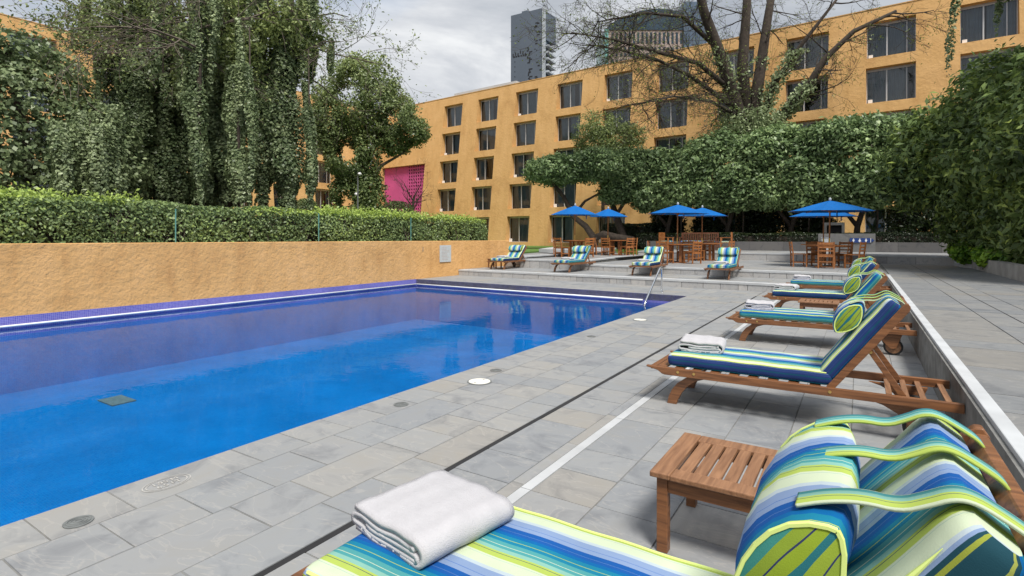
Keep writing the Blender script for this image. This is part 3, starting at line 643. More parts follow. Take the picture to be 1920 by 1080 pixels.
# pool rail
pr = MB(); yq = pf(XW)
pr.tube([(XW + .035, Y0 + .2, -.165), (XW + .035, yq - .05, -.165), (XW + .06, yq - .035, -.165), (-4.6, pf(-4.6) - .035, -.165)], .022, 8)
o = pr.build('pool_rail', M['whitepipe'], smooth=True); tag(o, 'white tubular rail running along the violet mosaic above the water', 'rail')
for k in range(8): MB().box(XW, XW + .05, 1 + k * 1.6, 1.04 + k * 1.6, -.19, -.175).build('rail_bracket', M['steel'], o)
for k in range(5): xx = -11.6 + k * 1.6; MB().box(xx, xx + .04, pf(xx) - .05, pf(xx), -.19, -.175).build('rail_bracket', M['steel'], o)
hr = MB(); hr.tube([(-4.29, 13.88, 0), (-4.29, 13.885, .56), (-4.29, 13.87, .63), (-4.29, 13.80, .65), (-4.29, 13.70, .60), (-4.29, 12.62, -.12), (-4.29, 12.56, -.19), (-4.29, 12.55, -.9)], .024, 12)
o = hr.build('pool_handrail', M['steel'], smooth=True); tag(o, 'polished steel handrail sloping from the deck into the pool', 'handrail')
MB().disc((-4.29, 13.88, .001), .05, .008, 20).build('floor_flange', M['steel'], o)
# hedge above the wall
hd = empty('clipped_hedge', (-13.2, 6, .9), label='long clipped green hedge growing above the ochre wall', cat='hedge')
def boxpts(x0, x1, y0, y1, z0, z1, n, jit=.08, faces='xXyYZ'):
    A = {'x': (y1 - y0) * (z1 - z0), 'X': (y1 - y0) * (z1 - z0), 'y': (x1 - x0) * (z1 - z0), 'Y': (x1 - x0) * (z1 - z0), 'Z': (x1 - x0) * (y1 - y0)}
    tot = sum(A[f] for f in faces); P, Nn = [], []
    for f in faces:
        k = int(n * A[f] / tot); p = rs.uniform(0, 1, (k, 3)) * np.array([x1 - x0, y1 - y0, z1 - z0]) + np.array([x0, y0, z0]); nn = np.zeros((k, 3)); dj = np.abs(rs.normal(0, jit, k)) - .05
        if f in 'xX': s = 1 if f == 'X' else -1; p[:, 0] = (x1 if s > 0 else x0) - s * dj; nn[:, 0] = s
        elif f in 'yY': s = 1 if f == 'Y' else -1; p[:, 1] = (y1 if s > 0 else y0) - s * dj; nn[:, 1] = s
        else: p[:, 2] = z1 - dj; nn[:, 2] = 1
        P.append(p); Nn.append(nn)
    return np.concatenate(P), np.concatenate(Nn)
def hedge_leaves(root, x0, x1, y0, y1, z0, z1, n, size, m, base=.45, top=.35, lump_=.07, faces='XyYZ', jit=.1):
    P, Nn = boxpts(x0, x1, y0, y1, z0, z1, n, jit, faces)
    P += Nn * (lump(P, 2.3, 5) * lump_)[:, None]; hz = (P[:, 2] - z0) / (z1 - z0)
    keep = (lump(P, 4.6, 3) > -.40) | (rs.rand(len(P)) < .3); P, Nn, hz = P[keep], Nn[keep], hz[keep]
    young = (rs.rand(len(P)) < np.clip((hz - .86) * 6, 0, .8) * (lump(P, .45, 2) > -.15))
    T = tones(P, 1.3, 2, base, .18, .15) ; T = np.where(young, rs.uniform(.8, 1.0, len(P)), np.minimum(T, .75))
    Q = P - np.array(root.location)
    return leaves('foliage', Q, Nn + np.array([0, 0, .35]), size, T, m, root, .55, .7)
hedge_leaves(hd, -14.1, -13.15, -5, 18.6, 1.0, 2.12, 82000, .078, M['leaf_hedge'], jit=.16, lump_=.13)
k = 15000; q = np.stack([rs.uniform(-14.1, -13.15, k), rs.uniform(-5, 18.6, k), np.zeros(k)], 1); q = q[(lump(q, .55, 2) + lump(q, 3.1, 4) * .5) > -.12]; q[:, 2] = 2.10 + np.abs(rs.normal(0, .10, len(q))) + .10 * lump(q, 1.1, 5)
leaves('new_shoots', q - np.array(hd.location), rs.normal(0, 1, q.shape), .085, rs.uniform(.72, 1, len(q)), M['leaf_hedge'], hd, .5, .6)
st = MB()
for k in range(110):
    y = rs.uniform(-4, 18.4); x = rs.uniform(-13.5, -13.2); p = Vector((x + 13.2, y - 6, .0))
    for q in range(rs.randint(1, 4)): st.tube([p, p + Vector((rs.normal(0, .05), rs.normal(0, .12), .55)), p + Vector((rs.normal(0, .08), rs.normal(0, .25), 1.1))], [.013, .01, .005], 4)
st.build('stems', M['twig'], hd, kind='stuff')
core = MB(); core.box(-.75, -.32, -10.8, 12.4, .1, 1.02); core.build('dark_core', M['leaf_dark'] if False else M['bark_d'], hd)  # solid dark box inside; its colour paints the shaded gaps between leaves
for i, (y, z) in enumerate(((6.13, 2.0), (9.9, 2.05), (2.2, 2.0), (13.6, 2.05))):
    o = MB().tube([(0, 0, 0), (0, 0, z - 1.27)], .014, 8).build('fence_post', M['greenpost'], loc=(-12.72, y, 1.275)); tag(o, 'thin green metal post standing on the ochre wall before the hedge', 'post', 'green posts on the ochre wall')
    MB().disc((0, 0, z - 1.27), .017, .01, 8).build('post_cap', M['greenpost'], o)
# planter wall at the back and the grey block with the sign
pw = empty('planter_wall', (0, YP, Z3), label='long dark stone planter wall at the back of the terrace', cat='wall')
x = -10.5
while x < 6:
    xe = x + rs.choice([.8, 1.2, 1.6]); MB().box(x + .003, xe - .003, 0, .3, -.01, .47 + rs.uniform(-.002, .002)).build('stone_slab', M['darkstone'], pw); x = xe
bw = MB().box(-1.72, .62, 30.62, 30.98, Z3, 1.62).build('stone_block_wall', stone('grey_block_stone', [(.15, .15, .15), (.17, .17, .17)], False, False)); tag(bw, 'grey stone block wall carrying the blue arrow sign', 'wall')
sg = empty('arrow_sign', (.02, 30.60, 1.30), label='blue arrow sign with three white figures on the grey block', cat='sign')
sp = MB(); sp.slab([(-.42, -.105), (.40, -.105), (.40, .105), (-.42, .105)], -.018, 0); sp.build('sign_board', M['signblue'], sg)
sp = MB(); sp.slab([(.44, -.10), (.56, 0), (.44, .10)], -.018, 0); sp.build('arrow_tip', M['signblue'], sg)
sp = MB(); sp.slab([(.405, -.10), (.425, -.10), (.425, .10), (.405, .10)], -.016, -.002); sp.build('arrow_line', M['signwhite'], sg)
for k, x in enumerate((-.27, -.02, .23)):
    fg = MB(); fg.disc((x, -.0235, .055), .026, .005, 12, 'y')
    body = [(-.042, .022), (.042, .022), (.045, -.02), (.024, -.02), (.02, -.085), (-.02, -.085), (-.024, -.02), (-.045, -.02)] if k != 1 else [(-.03, .022), (.03, .022), (.062, -.045), (.02, -.045), (.02, -.085), (-.02, -.085), (-.02, -.045), (-.062, -.045)]
    fg.slab([(x + a, b) for a, b in body], -.0235, -.0186); fg.build('figure', M['signwhite'], sg)
tb = MB().box(-1.55, -1.18, 30.1, 30.5, Z3, 1.42).build('towel_bin', M['roofgrey'], bev=.01); tag(tb, 'pale metal towel bin before the grey block wall', 'bin')
MB().box(-1.57, -1.16, 30.08, 30.52, 1.42, 1.46).build('lid', M['steel'], tb)
nc = empty('stone_niche', (-1.1, 32.3, .7), label='grey framed stone niche standing behind the block wall', cat='niche')
for b in ((-.45, -.33, 0, .4, 0, 1.5), (.33, .45, 0, .4, 0, 1.5), (-.33, .33, 0, .4, 1.36, 1.5)): MB().box(*b).build('frame_stone', M['concrete'], nc)
MB().box(-.33, .33, .3, .38, 0, 1.36).build('back_panel', M['interior'], nc)
# right-hand planter
rp = empty('side_planter', (3.1, 15, ZA), label='pale concrete planter edging the walkway under the big evergreen', cat='planter')
for k in range(18): MB().box(0, .22, -15 + k * 1.3 + .004, -15 + (k + 1) * 1.3 - .004, 0, .36 + rs.uniform(-.003, .003)).build('wall_slab', M['concrete'], rp)
MB().box(.22, 7, -15, 10, 0, .30).build('soil', M['soil'], rp)
o = MB().prism([(2.9, 23.8), (3.1, 23.2), (3.1, 25.4), (2.9, 25.4)], ZA, ZA + .13).build('corner_step', M['nosing']); tag(o, 'white corner step where walkway meets the planter', 'step')
# lamp post among the trees
lp = empty('lamp_post', (-23.3, 20.7, .7), label='slim dark garden lamp post beside the round tree', cat='lamp post')
MB().tube([(0, 0, 0), (0, 0, 4.1)], [.05, .035], 8).build('post', M['iron'], lp)
for dx, dz in ((.14, 4.2), (-.12, 3.1)):
    MB().tube([(0, 0, dz - .12), (dx, 0, dz - .05)], .02, 6).build('arm', M['iron'], lp); MB().tube([(dx - .02, 0, dz - .10), (dx, 0, dz - .03), (dx, 0, dz + .06)], [.05, .11, .06], 10).build('lamp_head', M['signwhite'], lp)

# ================================================================ LOUNGERS
KX, KZ = 1.34, .345; TX, TZ = 1.80, .965; AL = math.atan2(TZ - KZ, TX - KX); BLEN = math.hypot(TX - KX, TZ - KZ)
et = (math.cos(AL), math.sin(AL)); en = (-math.sin(AL), math.cos(AL))
def BP(t, n, y): n = n - .033; return (KX + et[0] * t + en[0] * n, y, KZ + et[1] * t + en[1] * n)
def cushion(mb, L, wd, th, place, nose=.03, puff=.008, offset=0.):
    """rounded slab: sections along L; place(l, y, z)->point. materials 0 top, 1 sides, 2 end caps"""
    hw = wd / 2; r = .034; prof = []
    def arc(cy, cz, a0, a1): return [(cy + r * math.cos(R(a)), cz + r * math.sin(R(a))) for a in np.linspace(a0, a1, 4)]
    top = [(-hw + r + (wd - 2 * r) * i / 8, th) for i in range(1, 8)]
    prof = arc(hw - r, r, -90, 0) + arc(hw - r, th - r, 0, 90) + top[::-1] + arc(-hw + r, th - r, 90, 180) + arc(-hw + r, r, 180, 270)
    n = len(prof); secs = 26
    ls = [0, .008, .022] + list(np.linspace(.045, L - .045, secs)) + [L - .022, L - .008, L]
    sc = [.62, .84, .95] + [1] * secs + [.95, .84, .62]
    vs, at, mi, fs = [], [], [], []
    for l, s in zip(ls, sc):
        for (y, z) in prof:
            zz = (z - th / 2) * s + th / 2; yy = y * (1 - (1 - s) * .16)
            b = puff * math.sin(math.pi * min(1, max(0, l / L))) * (1 - (y / hw) ** 2) if z > th * .5 else 0
            b += .0016 * math.sin(l * 23 + y * 9) * (1 if z > th * .6 else .5)
            vs.append(place(l, yy, zz + b)); at.append(y if abs(y) < hw - r * .3 and z > th * .5 else (math.copysign(hw + (th - z), y)))
    for i in range(len(ls) - 1):
        for k in range(n):
            k2 = (k + 1) % n; fs.append((i * n + k, i * n + k2, (i + 1) * n + k2, (i + 1) * n + k))
            ym = (prof[k][0] + prof[k2][0]) / 2; mi.append(1 if abs(ym) > hw - r * .25 and (prof[k][1] + prof[k2][1]) / 2 < th - r * .6 else 0)
    mb.add(vs, fs, at); mb.mi[-len(fs):] = mi
    for e, idx in ((0, range(n - 1, -1, -1)), (len(ls) - 1, range(n))):
        cv = [vs[e * n + k] for k in idx]; mb.add(cv, [tuple(range(n))], [prof[k][0] for k in idx], 2)
def make_lounger(side, cap, top='cloth', PT=.455):
    root = empty('sun_lounger')
    T = M['teak']
    for s in (-1, 1):
        y = s * .345; a, b = (y - .018, y + .018)
        o = MB().slab([(0, .312), (.004, .300), (.05, .292), (.10, .280), (.135, .256), (.16, .250), (2.115, .262), (2.115, .324), (1.2, .316)], a, b).build('side_rail', T, root, bev=.004)
        for bx, bz in ((.27, .285), (.40, .287), (1.36, .29)):
            q = MB().disc((bx, y + s * .016, bz), .011, s * .006 if s > 0 else -.006, 10, 'y').build('bolt', M['brass'], o)
        arc = [(.165, 0), (.178, .06), (.205, .12), (.25, .18), (.31, .225), (.36, .252)]; arc2 = [(.56, .252), (.47, .24), (.40, .215), (.335, .165), (.285, .10), (.25, .03), (.243, 0)]
        MB().slab(arc + arc2, s * .29 - .02, s * .29 + .02).build('front_leg', T, root, bev=.004)
        MB().slab([(1.60, .258), (1.98, .260), (1.95, .18), (1.92, .09), (1.87, .075), (1.83, .11), (1.76, .19), (1.68, .235)], s * .30 - .016, s * .30 + .016).build('wheel_bracket', T, root, bev=.003)
        wy = s * .255; wh = MB().disc((1.89, wy - .02, .10), .10, .04, 28, 'y').build('wheel', M['rubber'], root, bev=.006)
        MB().disc((1.89, wy - .023, .10), .078, .046, 28, 'y').build('wheel_disc', M['teak_grey'], wh); MB().disc((1.89, wy - .027, .10), .014, .054, 12, 'y').build('hub', M['iron'], wh)
        br = MB(); pl = [BP(t, n, 0) for t, n in ((-.03, -.028), (.735, -.03), (.765, -.016), (.775, .008), (.765, .02), (.735, .024), (-.03, .018))]
        br.slab([(p[0], p[2]) for p in pl], s * .30 - .016, s * .30 + .016); br.build('back_rail', T, root, bev=.004)
        p0 = BP(.36, -.03, s * .265); MB().slab([(p0[0] - .02, p0[2]), (p0[0] + .015, p0[2] + .012), (1.815, .31), (1.775, .295)], s * .265 - .012, s * .265 + .012).build('prop_strut', T, root, bev=.003)
        MB().disc((p0[0], s * .265 + s * .012, p0[2] - .006), .012, s * .008, 10, 'y').build('bolt', M['brass'], root)
    MB().tube([(1.89, -.29, .10), (1.89, .29, .10)], .011, 8).build('axle', M['iron'], root)
    hb = MB(); hp = [BP(t, n, 0) for t, n in ((.635, -.02), (.755, -.022), (.768, -.004), (.755, .014), (.635, .012))]
    for y0, y1 in ((-.284, -.12), (.12, .284)): hb.slab([(p[0], p[2]) for p in hp], y0, y1)
    hq = [BP(t, n, 0) for t, n in ((.722, -.022), (.755, -.022), (.768, -.004), (.755, .014), (.722, .014))]; hb.slab([(p[0], p[2]) for p in hq], -.12, .12)
    hq = [BP(t, n, 0) for t, n in ((.635, -.02), (.665, -.02), (.665, .012), (.635, .012))]; hb.slab([(p[0], p[2]) for p in hq], -.12, .12)
    hb.build('headboard', T, root, bev=.005)
    for i in range(9):
        x = .09 + i * .142; MB().box(x, x + .07, -.326, .326, .296, .312).build('seat_slat', T, root)
    for i in range(6):
        t = .06 + i * .095; c = [BP(t, -.012, 0), BP(t + .06, -.012, 0), BP(t + .06, .004, 0), BP(t, .004, 0)]; MB().slab([(p[0], p[2]) for p in c], -.283, .283).build('back_slat', T, root)
    for x in (1.70, 1.80, 1.895, 2.035): MB().box(x, x + .035, -.326, .326, .278, .296).build('tail_slat', M['teak_grey'], root)
    MB().box(.03, .075, -.326, .326, .280, .308).build('foot_rail', T, root)
    mb = MB(); cushion(mb, 1.205, .60, .105, lambda l, y, z: (.165 + l, y, .314 + z))
    ms = mb.build('seat_mattress', [M[top], M[side], M[top]], root, smooth=True, attr='stripe')
    mb = MB(); cushion(mb, .735, .585, .105, lambda l, y, z: BP(.0 + l, .012 + z, y), puff=.014)
    mk_ = mb.build('back_mattress', [M[top], M[side], M[top]], root, smooth=True, attr='stripe')
    for s in (-1, 1):     # piping along the top edges
        MB().tube([(.165 + l, s * .2915, .314 + .0965 + .0016 * math.sin(l * 23 + s * 2.65)) for l in np.linspace(.035, 1.17, 40)], .0055, 6).build('piping', M['piping'], ms)
        MB().tube([BP(l, .012 + .0965 + .0016 * math.sin(l * 23 + s * 2.58), s * .284) for l in np.linspace(.035, .675, 30)], [.001, .003] + [.0048] * 25 + [.0035, .002, .0006], 6).build('piping', M['piping'], mk_)
    # pillow: lens section across the width
    mb = MB(); n = 20; secs = 13; vs, at = [], []
    for j in range(secs):
        y = -.275 + .55 * j / (secs - 1); e = 1 - .20 * (abs(y) / .275) ** 3
        for k in range(n):
            a = 2 * math.pi * k / n; t = .155 * math.cos(a); q = .084 * math.sin(a) * abs(math.sin(a)) ** .45
            q *= e * (1 + .05 * math.sin(y * 26 + k)); vs.append(BP(PT + t * e, .208 + q, y)); at.append(y)
    fs = [(j * n + k, (j + 1) * n + k, (j + 1) * n + (k + 1) % n, j * n + (k + 1) % n) for j in range(secs - 1) for k in range(n)]
    mb.add(vs, fs, at)
    for j, order in ((0, range(n)), (secs - 1, range(n - 1, -1, -1))):
        cv = [vs[j * n + k] for k in order]; av = [.078 * math.sin(2 * math.pi * k / n) for k in order]; c = Vector((0, 0, 0))
        for p in cv: c += Vector(p) / n
        c.y += (-.03 if j == 0 else .03); mb.add(cv + [tuple(c)], [((i + 1) % n, n, i) if False else (i, (i + 1) % n, n) for i in range(n)], av + [0.], 1)
    po = mb.build('pillow', [M['cloth_b'], M['pillowend']], root, smooth=True, attr='stripe')
    for j in (0, secs - 1): MB().tube([vs[j * n + k] for k in list(range(n)) + [0]], .005, 5).build('piping', M['piping'], po)
    for i, y in enumerate((-.215, .0, .215)):
        path = [(PT + .10, .232), (PT + .135, .214), (PT + .175, .202), (.66, .158), (.70, .139), (.732, .126), (.748, .105), (.754, .06), (.756, .02), (.74, -.012)]
        path[0:2] = [(PT + .09, .262), (PT + .135, .236)]
        for _ in range(2): path = [path[0]] + [((1 - f_) * a_[0] + f_ * b_[0], (1 - f_) * a_[1] + f_ * b_[1]) for a_, b_ in zip(path[:-1], path[1:]) for f_ in (.25, .75)] + [path[-1]]
        sb = MB(); wv = .025; sv, sa = [], []
        for (t, q) in path:
            for dy in (-wv, wv): sv.append(BP(t, q, y + dy)); sa.append(y * 1.0 + dy * 1.2 + .05 * i)
        m_ = len(path); sb.add(sv, [(2 * a, 2 * a + 1, 2 * a + 3, 2 * a + 2) for a in range(m_ - 1)], sa)
        so_ = sb.build('strap', M['cloth'], po, smooth=True, attr='stripe'); md = so_.modifiers.new('thick', 'SOLIDIFY'); md.thickness = .006
    return root
def towel_mesh(seed):
    """folded towel: cross-section of stacked folds extruded along y"""
    r_ = random.Random(seed); W, th = .36, .013
    path = []
    def seg(x0, x1, z, n=9): return [(x0 + (x1 - x0) * i / n, z + .002 * math.sin(i * 1.3 + z * 90)) for i in range(n + 1)]
    def turn(x, z0, z1, s, n=6): return [(x + s * abs(z1 - z0) / 2 * math.sin(math.pi * i / n), z0 + (z1 - z0) * (1 - math.cos(math.pi * i / n)) / 2) for i in range(1, n)]
    path += seg(-.10, .155, .040) + turn(.155, .040, .018, 1) + seg(.155, -.165, .018) + turn(-.165, .018, .058, -1) + seg(-.165, .14, .060) + seg(.14, .155, .06, 2)
    path2 = seg(-.172, .15, .088, 14) + turn(.15, .088, .004, 1, 12) + seg(.15, -.165, .004, 14)
    mb = MB()
    def ribbon(path, t, D=.20):
        n = len(path); ny = 15; vs = []
        for j in range(ny):
            y = -D + 2 * D * j / (ny - 1)
            for i, (x, z) in enumerate(path):
                a = path[max(i - 1, 0)]; b = path[min(i + 1, n - 1)]; dx, dz = b[0] - a[0], b[1] - a[1]; l = math.hypot(dx, dz) or 1
                nx, nz = -dz / l, dx / l; wob = .004 * math.sin(y * 17 + x * 11 + seed) + .003 * math.sin(y * 41 + x * 23)
                sag = -.012 * (abs(y) / D) ** 3 * (z / .09) + .006 * math.sin(x * 9 + seed) * (z / .09)
                for s in (1, -1): vs.append((x + nx * t * s + wob * .4 + .008 * math.sin(y * 6 + seed), y + .004 * math.sin(x * 30), max(.001, z + nz * t * s + wob + sag + .004)))
        w_ = 2 * n; f = []
        for j in range(ny - 1):
            for i in range(n - 1):
                a = j * w_ + 2 * i; f += [(a, a + 2, a + 2 + w_, a + w_), (a + 1, a + 1 + w_, a + 3 + w_, a + 3)]
            for i in (0, n - 1): a = j * w_ + 2 * i; f.append((a, a + w_, a + 1 + w_, a + 1) if i == 0 else (a, a + 1, a + 1 + w_, a + w_))
        for j in (0, ny - 1):
            for i in range(n - 1): a = j * w_ + 2 * i; f.append((a, a + 1, a + 3, a + 2) if j == 0 else (a, a + 2, a + 3, a + 1))
        mb.add(vs, f)
    ribbon(path, .0085); ribbon(path2, .0095)
    return mb.mesh('folded_towel', M['towel'], smooth=True)
tw = [towel_mesh(s) for s in (1, 2, 3)]
protoA = make_lounger('navy', 'navy'); protoB = make_lounger('tealside', 'tealside', 'cloth_b')
proto0 = make_lounger('endcap', 'endcap', 'cloth', .455)
AL = R(42); et = (math.cos(AL), math.sin(AL)); en = (-math.sin(AL), math.cos(AL))     # the far loungers lean further back
farA = make_lounger('navy', 'navy'); farB = make_lounger('tealside', 'tealside', 'cloth_b')
def finish(o, x, y, z, rz, lab, grp):
    o.location = (x, y, z); o.rotation_euler = (0, 0, rz); tag(o, lab, 'sun lounger', grp); return o
GR = 'sun loungers in a row beside the kerb'; GF = 'sun loungers on the step beyond the pool'
spots = [(proto0, -1.575, 1.36, 'striped sun lounger beside the wooden slatted table nearest the engraved depth stone'),
         (protoA, -1.54, 4.91, 'navy-sided striped sun lounger standing alone between the kerb and the white strip'),
         (protoB, -1.55, 8.23, 'teal-sided striped sun lounger next to the small low table'),
         (copy_tree(protoA), -1.55, 11.54, 'navy-sided striped sun lounger on the step side of the small low table'),
         (copy_tree(protoB), -1.53, 14.55, 'teal-sided striped sun lounger at the foot of the terrace steps')]
TWL = ['folded white towel on the lounger beside the slatted table', 'folded white towel on the lone navy-sided lounger', 'folded white towel on the teal-sided lounger by the low table', 'folded white towel on the navy-sided lounger past the low table', 'folded white towel on the lounger at the foot of the steps']
for i, (o, x, y, lab) in enumerate(spots):
    finish(o, x, y, 0, 0, lab, GR)
    if i == 0: o.scale = (1, 1.12, 1)
    t = link('folded_towel', tw[i % 3], None, (x + (.37 if i else .345), y + (.03 if i else .06), .4205)); t.rotation_euler = (0, 0, R([-9, 7, 4, -5, 3][i])); tag(t, TWL[i], 'towel', 'white towels on the kerbside loungers')
    t.scale = (1.0, .97, .88) if i == 0 else (.95, .9, 1)
far = [(-11.42, 16.68, 2, 'striped sun lounger against the ochre wall on the step beyond the pool'), (-8.62, 16.46, -2, 'striped sun lounger on the step second from the ochre wall'),
       (-5.74, 16.32, 3, 'striped sun lounger on the step behind the steel handrail'), (-3.42, 16.14, 0, 'striped sun lounger on the step farthest from the ochre wall')]
for i, (x, y, a, lab) in enumerate(far):
    o = finish([farA, farB, None, None][i] or copy_tree(farB if i % 2 else farA), x, y, Z1, R(90 + a), lab, GF)
    t = link('folded_towel', tw[i % 3], None, (x - math.sin(R(a)) * .6 - .02, y + .62, Z1 + .4205), R(a)); t.scale = (1, .8, .8); tag(t, 'folded white towel on the ' + lab[len('striped sun '):], 'towel', 'white towels on the loungers beyond the pool')
def side_table(x, y, z, rz, w, d, h, lab):
    r = empty('side_table', (x, y, z), rz, label=lab, cat='table', group='slatted wooden side tables')
    T = M['teak_grey']; hw, hd_ = w / 2, d / 2
    for s in (-1, 1):
        MB().box(s * (hw - .045) - .045, s * (hw - .045) + .045, -hd_, hd_, h - .025, h).build('top_frame', T, r, bev=.005)
        MB().box(-hw + .0905, hw - .0905, s * (hd_ - .045) - .045, s * (hd_ - .045) + .045, h - .025, h - .001).build('top_frame', T, r, bev=.005)
        MB().box(-hw + .075, hw - .075, s * (hd_ - .04) - .011, s * (hd_ - .04) + .011, h - .09, h - .026).build('apron', M['teak'], r)
        MB().box(s * (hw - .05) - .011, s * (hw - .05) + .011, -hd_ + .07, hd_ - .07, h - .09, h - .026).build('apron', M['teak'], r)
        for q in (-1, 1): MB().box(s * (hw - .05) - .024, s * (hw - .05) + .024, q * (hd_ - .045) - .024, q * (hd_ - .045) + .024, 0, h - .026).build('leg', M['teak'], r, bev=.003)
    n = 6; a0 = -hw + .10; wd = (2 * hw - .20) / n
    for k in range(n): MB().box(a0 + k * wd + .006, a0 + (k + 1) * wd - .006, -hd_ + .0915, hd_ - .0915, h - .022, h - .003).build('top_slat', T, r, bev=.003)
    return r
side_table(-.50, 2.67, 0, 0, .58, .58, .36, 'wooden slatted side table between the two loungers nearest the depth stone')
side_table(-.57, 10.35, 0, 0, .58, .50, .36, 'small slatted side table between a teal-sided and a navy-sided lounger')
side_table(-12.1, 17.7, Z1, 0, .45, .45, .36, 'small wooden side table against the ochre wall')

# ================================================================ DINING SETS
def make_chair():
    r = empty('dining_chair'); T = M['teak_chair']
    for s in (-1, 1):
        MB().box(s * .22 - .02, s * .22 + .02, -.22, -.18, 0, .43).build('front_leg', T, r)
        p = [(.18, 0), (.22, 0), (.225, .43), (.275, .86), (.24, .86), (.185, .43)]
        b = MB(); vs = [(s * .22 - .02, y, z) for y, z in p] + [(s * .22 + .02, y, z) for y, z in p]; n = 6
        b.add(vs, [tuple(range(n - 1, -1, -1)), tuple(range(n, 2 * n))] + [(i, (i + 1) % n, n + (i + 1) % n, n + i) for i in range(n)]); b.build('rear_leg', T, r)
        MB().box(s * .22 - .012, s * .22 + .012, -.18, .18, .14, .17).build('stretcher', T, r)
    MB().box(-.2, .2, .19, .215, .20, .23).build('stretcher', T, r)
    for k in range(5): MB().box(-.24, .24, -.235 + k * .088, -.155 + k * .088, .43, .452).build('seat_slat', T, r)
    MB().box(-.2, .2, -.212, -.19, .37, .428).build('seat_rail', T, r); MB().box(-.2, .2, .19, .212, .37, .428).build('seat_rail', T, r)
    for z, h_ in ((.77, .075), (.66, .05), (.55, .045)):
        y = .215 + (z - .43) * .115; MB().box(-.2, .2, y - .008, y + .012, z, z + h_).build('back_slat', T, r)
    return r
def make_table():
    r = empty('dining_table'); T = M['teak_chair']; R_ = .62
    for k in range(10):
        a, b = -R_ + k * R_ / 5, -R_ + (k + 1) * R_ / 5; pts = []
        for x in np.linspace(a + .003, b - .003, 5): pts.append((x, -math.sqrt(max(0, R_ ** 2 - x * x))))
        for x in np.linspace(b - .003, a + .003, 5): pts.append((x, math.sqrt(max(0, R_ ** 2 - x * x))))
        MB().prism(pts, .715, .745).build('top_board', T, r)
    for k in range(4):
        a = R(45 + 90 * k); x, y = .27 * math.cos(a), .27 * math.sin(a); MB().box(x - .045, x + .045, y - .045, y + .045, 0.03, .68).build('leg', T, r)
    for s in (-1, 1):
        MB().box(-.35, .35, s * .191 - .03, s * .191 + .03, .68, .714).build('bearer', T, r); MB().box(-.36, .36, s * .191 - .035, s * .191 + .035, 0, .03).build('foot', T, r)
    return r
def make_umbrella(rad, h_edge, h_top):
    r = empty('parasol')
    MB().tube([(0, 0, .02), (0, 0, h_top)], .024, 10).build('pole', M['umb_pole'], r); MB().tube([(0, 0, .55), (0, 0, .98)], .028, 10).build('brass_sleeve', M['brass'], r)
    MB().tube([(0, 0, h_top - .01), (0, 0, h_top + .03), (0, 0, h_top + .07), (0, 0, h_top + .10)], [.03, .045, .042, .015], 10).build('finial', M['roofgrey'], r)
    MB().tube([(0, 0, h_edge - .04), (0, 0, h_edge + .04)], .05, 10).build('runner', M['umb_pole'], r)
    MB().tube([(0, 0, 0), (0, 0, .05)], [.24, .22], 16).build('base', M['iron'], r)
    c = MB(); nk, ns = 8, 6; vs = [(0, 0, h_top)]
    for j in range(1, ns + 1):
        f = j / ns
        for k in range(nk * 2):
            a = R(22.5 * k + 11); corner = k % 2 == 0; q = rad * f * (1 if corner else math.cos(R(22.5)) * .985)
            z = h_top - (h_top - h_edge) * (f ** 1.08) - (0 if corner else .03 * f * (1 - f) * 4 * .6)
            vs.append((q * math.cos(a), q * math.sin(a), z))
    m = nk * 2; fs = [(0, 1 + k, 1 + (k + 1) % m) for k in range(m)]
    for j in range(ns - 1): fs += [(1 + j * m + k, 1 + (j + 1) * m + k, 1 + (j + 1) * m + (k + 1) % m, 1 + j * m + (k + 1) % m) for k in range(m)]
    c.add(vs, fs); cn = c.build('canopy', M['umb'], r); md = cn.modifiers.new('t', 'SOLIDIFY'); md.thickness = .006
    for k in range(nk):
        a = R(45 * k + 11); e = Vector((math.cos(a), math.sin(a), 0))
        MB().tube([(0, 0, h_top - .05), tuple(e * rad * .985 + Vector((0, 0, h_edge - .015)))], .010, 5).build('rib', M['umb_pole'], r)
        MB().tube([(0, 0, h_edge), tuple(e * rad * .5 + Vector((0, 0, (h_top + h_edge) / 2 - .06)))], .009, 5).build('strut', M['umb_pole'], r)
    tg = MB(); e = Vector((math.cos(R(56)), math.sin(R(56)), 0)) * rad * .93; tg.box(e.x - .02, e.x + .02, e.y - .004, e.y + .004, h_edge - .16, h_edge); tg.build('tie_strap', M['umb'], r)
    return r
chair0, table0 = make_chair(), make_table()
def dining(cx, cy, z, chairs, who, umb, spec, first):
    t = table0 if first else copy_tree(table0); t.location = (cx, cy, z); t.rotation_euler = (0, 0, R(random.uniform(-10, 10))); tag(t, 'round teak dining table ' + who, 'table', 'round dining tables on the terraces')
    for k, (a, d) in enumerate(chairs):
        c = chair0 if (first and k == 0) else copy_tree(chair0); x, y = cx + d * math.sin(R(a)), cy - d * math.cos(R(a))
        # chair faces the table: its back points away
        side = 'backing onto the pool' if abs(a) < 45 else 'on the walkway side' if 45 <= a < 120 else 'on the ochre wall side' if -120 < a <= -45 else 'backing onto the planter wall'
        c.location = (x, y, z); c.rotation_euler = (0, 0, R(a) + math.pi); tag(c, 'teak chair ' + side + ' at the table ' + who, 'chair', 'chairs at the table ' + who)
    ux, uy, rad, he, ht = spec
    u = make_umbrella(rad, he - z, ht - z); u.location = (ux, uy, z); u.rotation_euler = (R(.6), R(.5), R(random.uniform(0, 40))); tag(u, umb, 'parasol', 'blue parasols over the dining tables')
dining(-10.8, 22.3, ZBL, [(-70, .78), (-25, .80), (60, .80), (170, .8)], 'beside the lawn', 'blue parasol nearest the lawn, beside the leaning trunk', (-10.95, 22.45, 1.12, 2.43, 2.86), True)
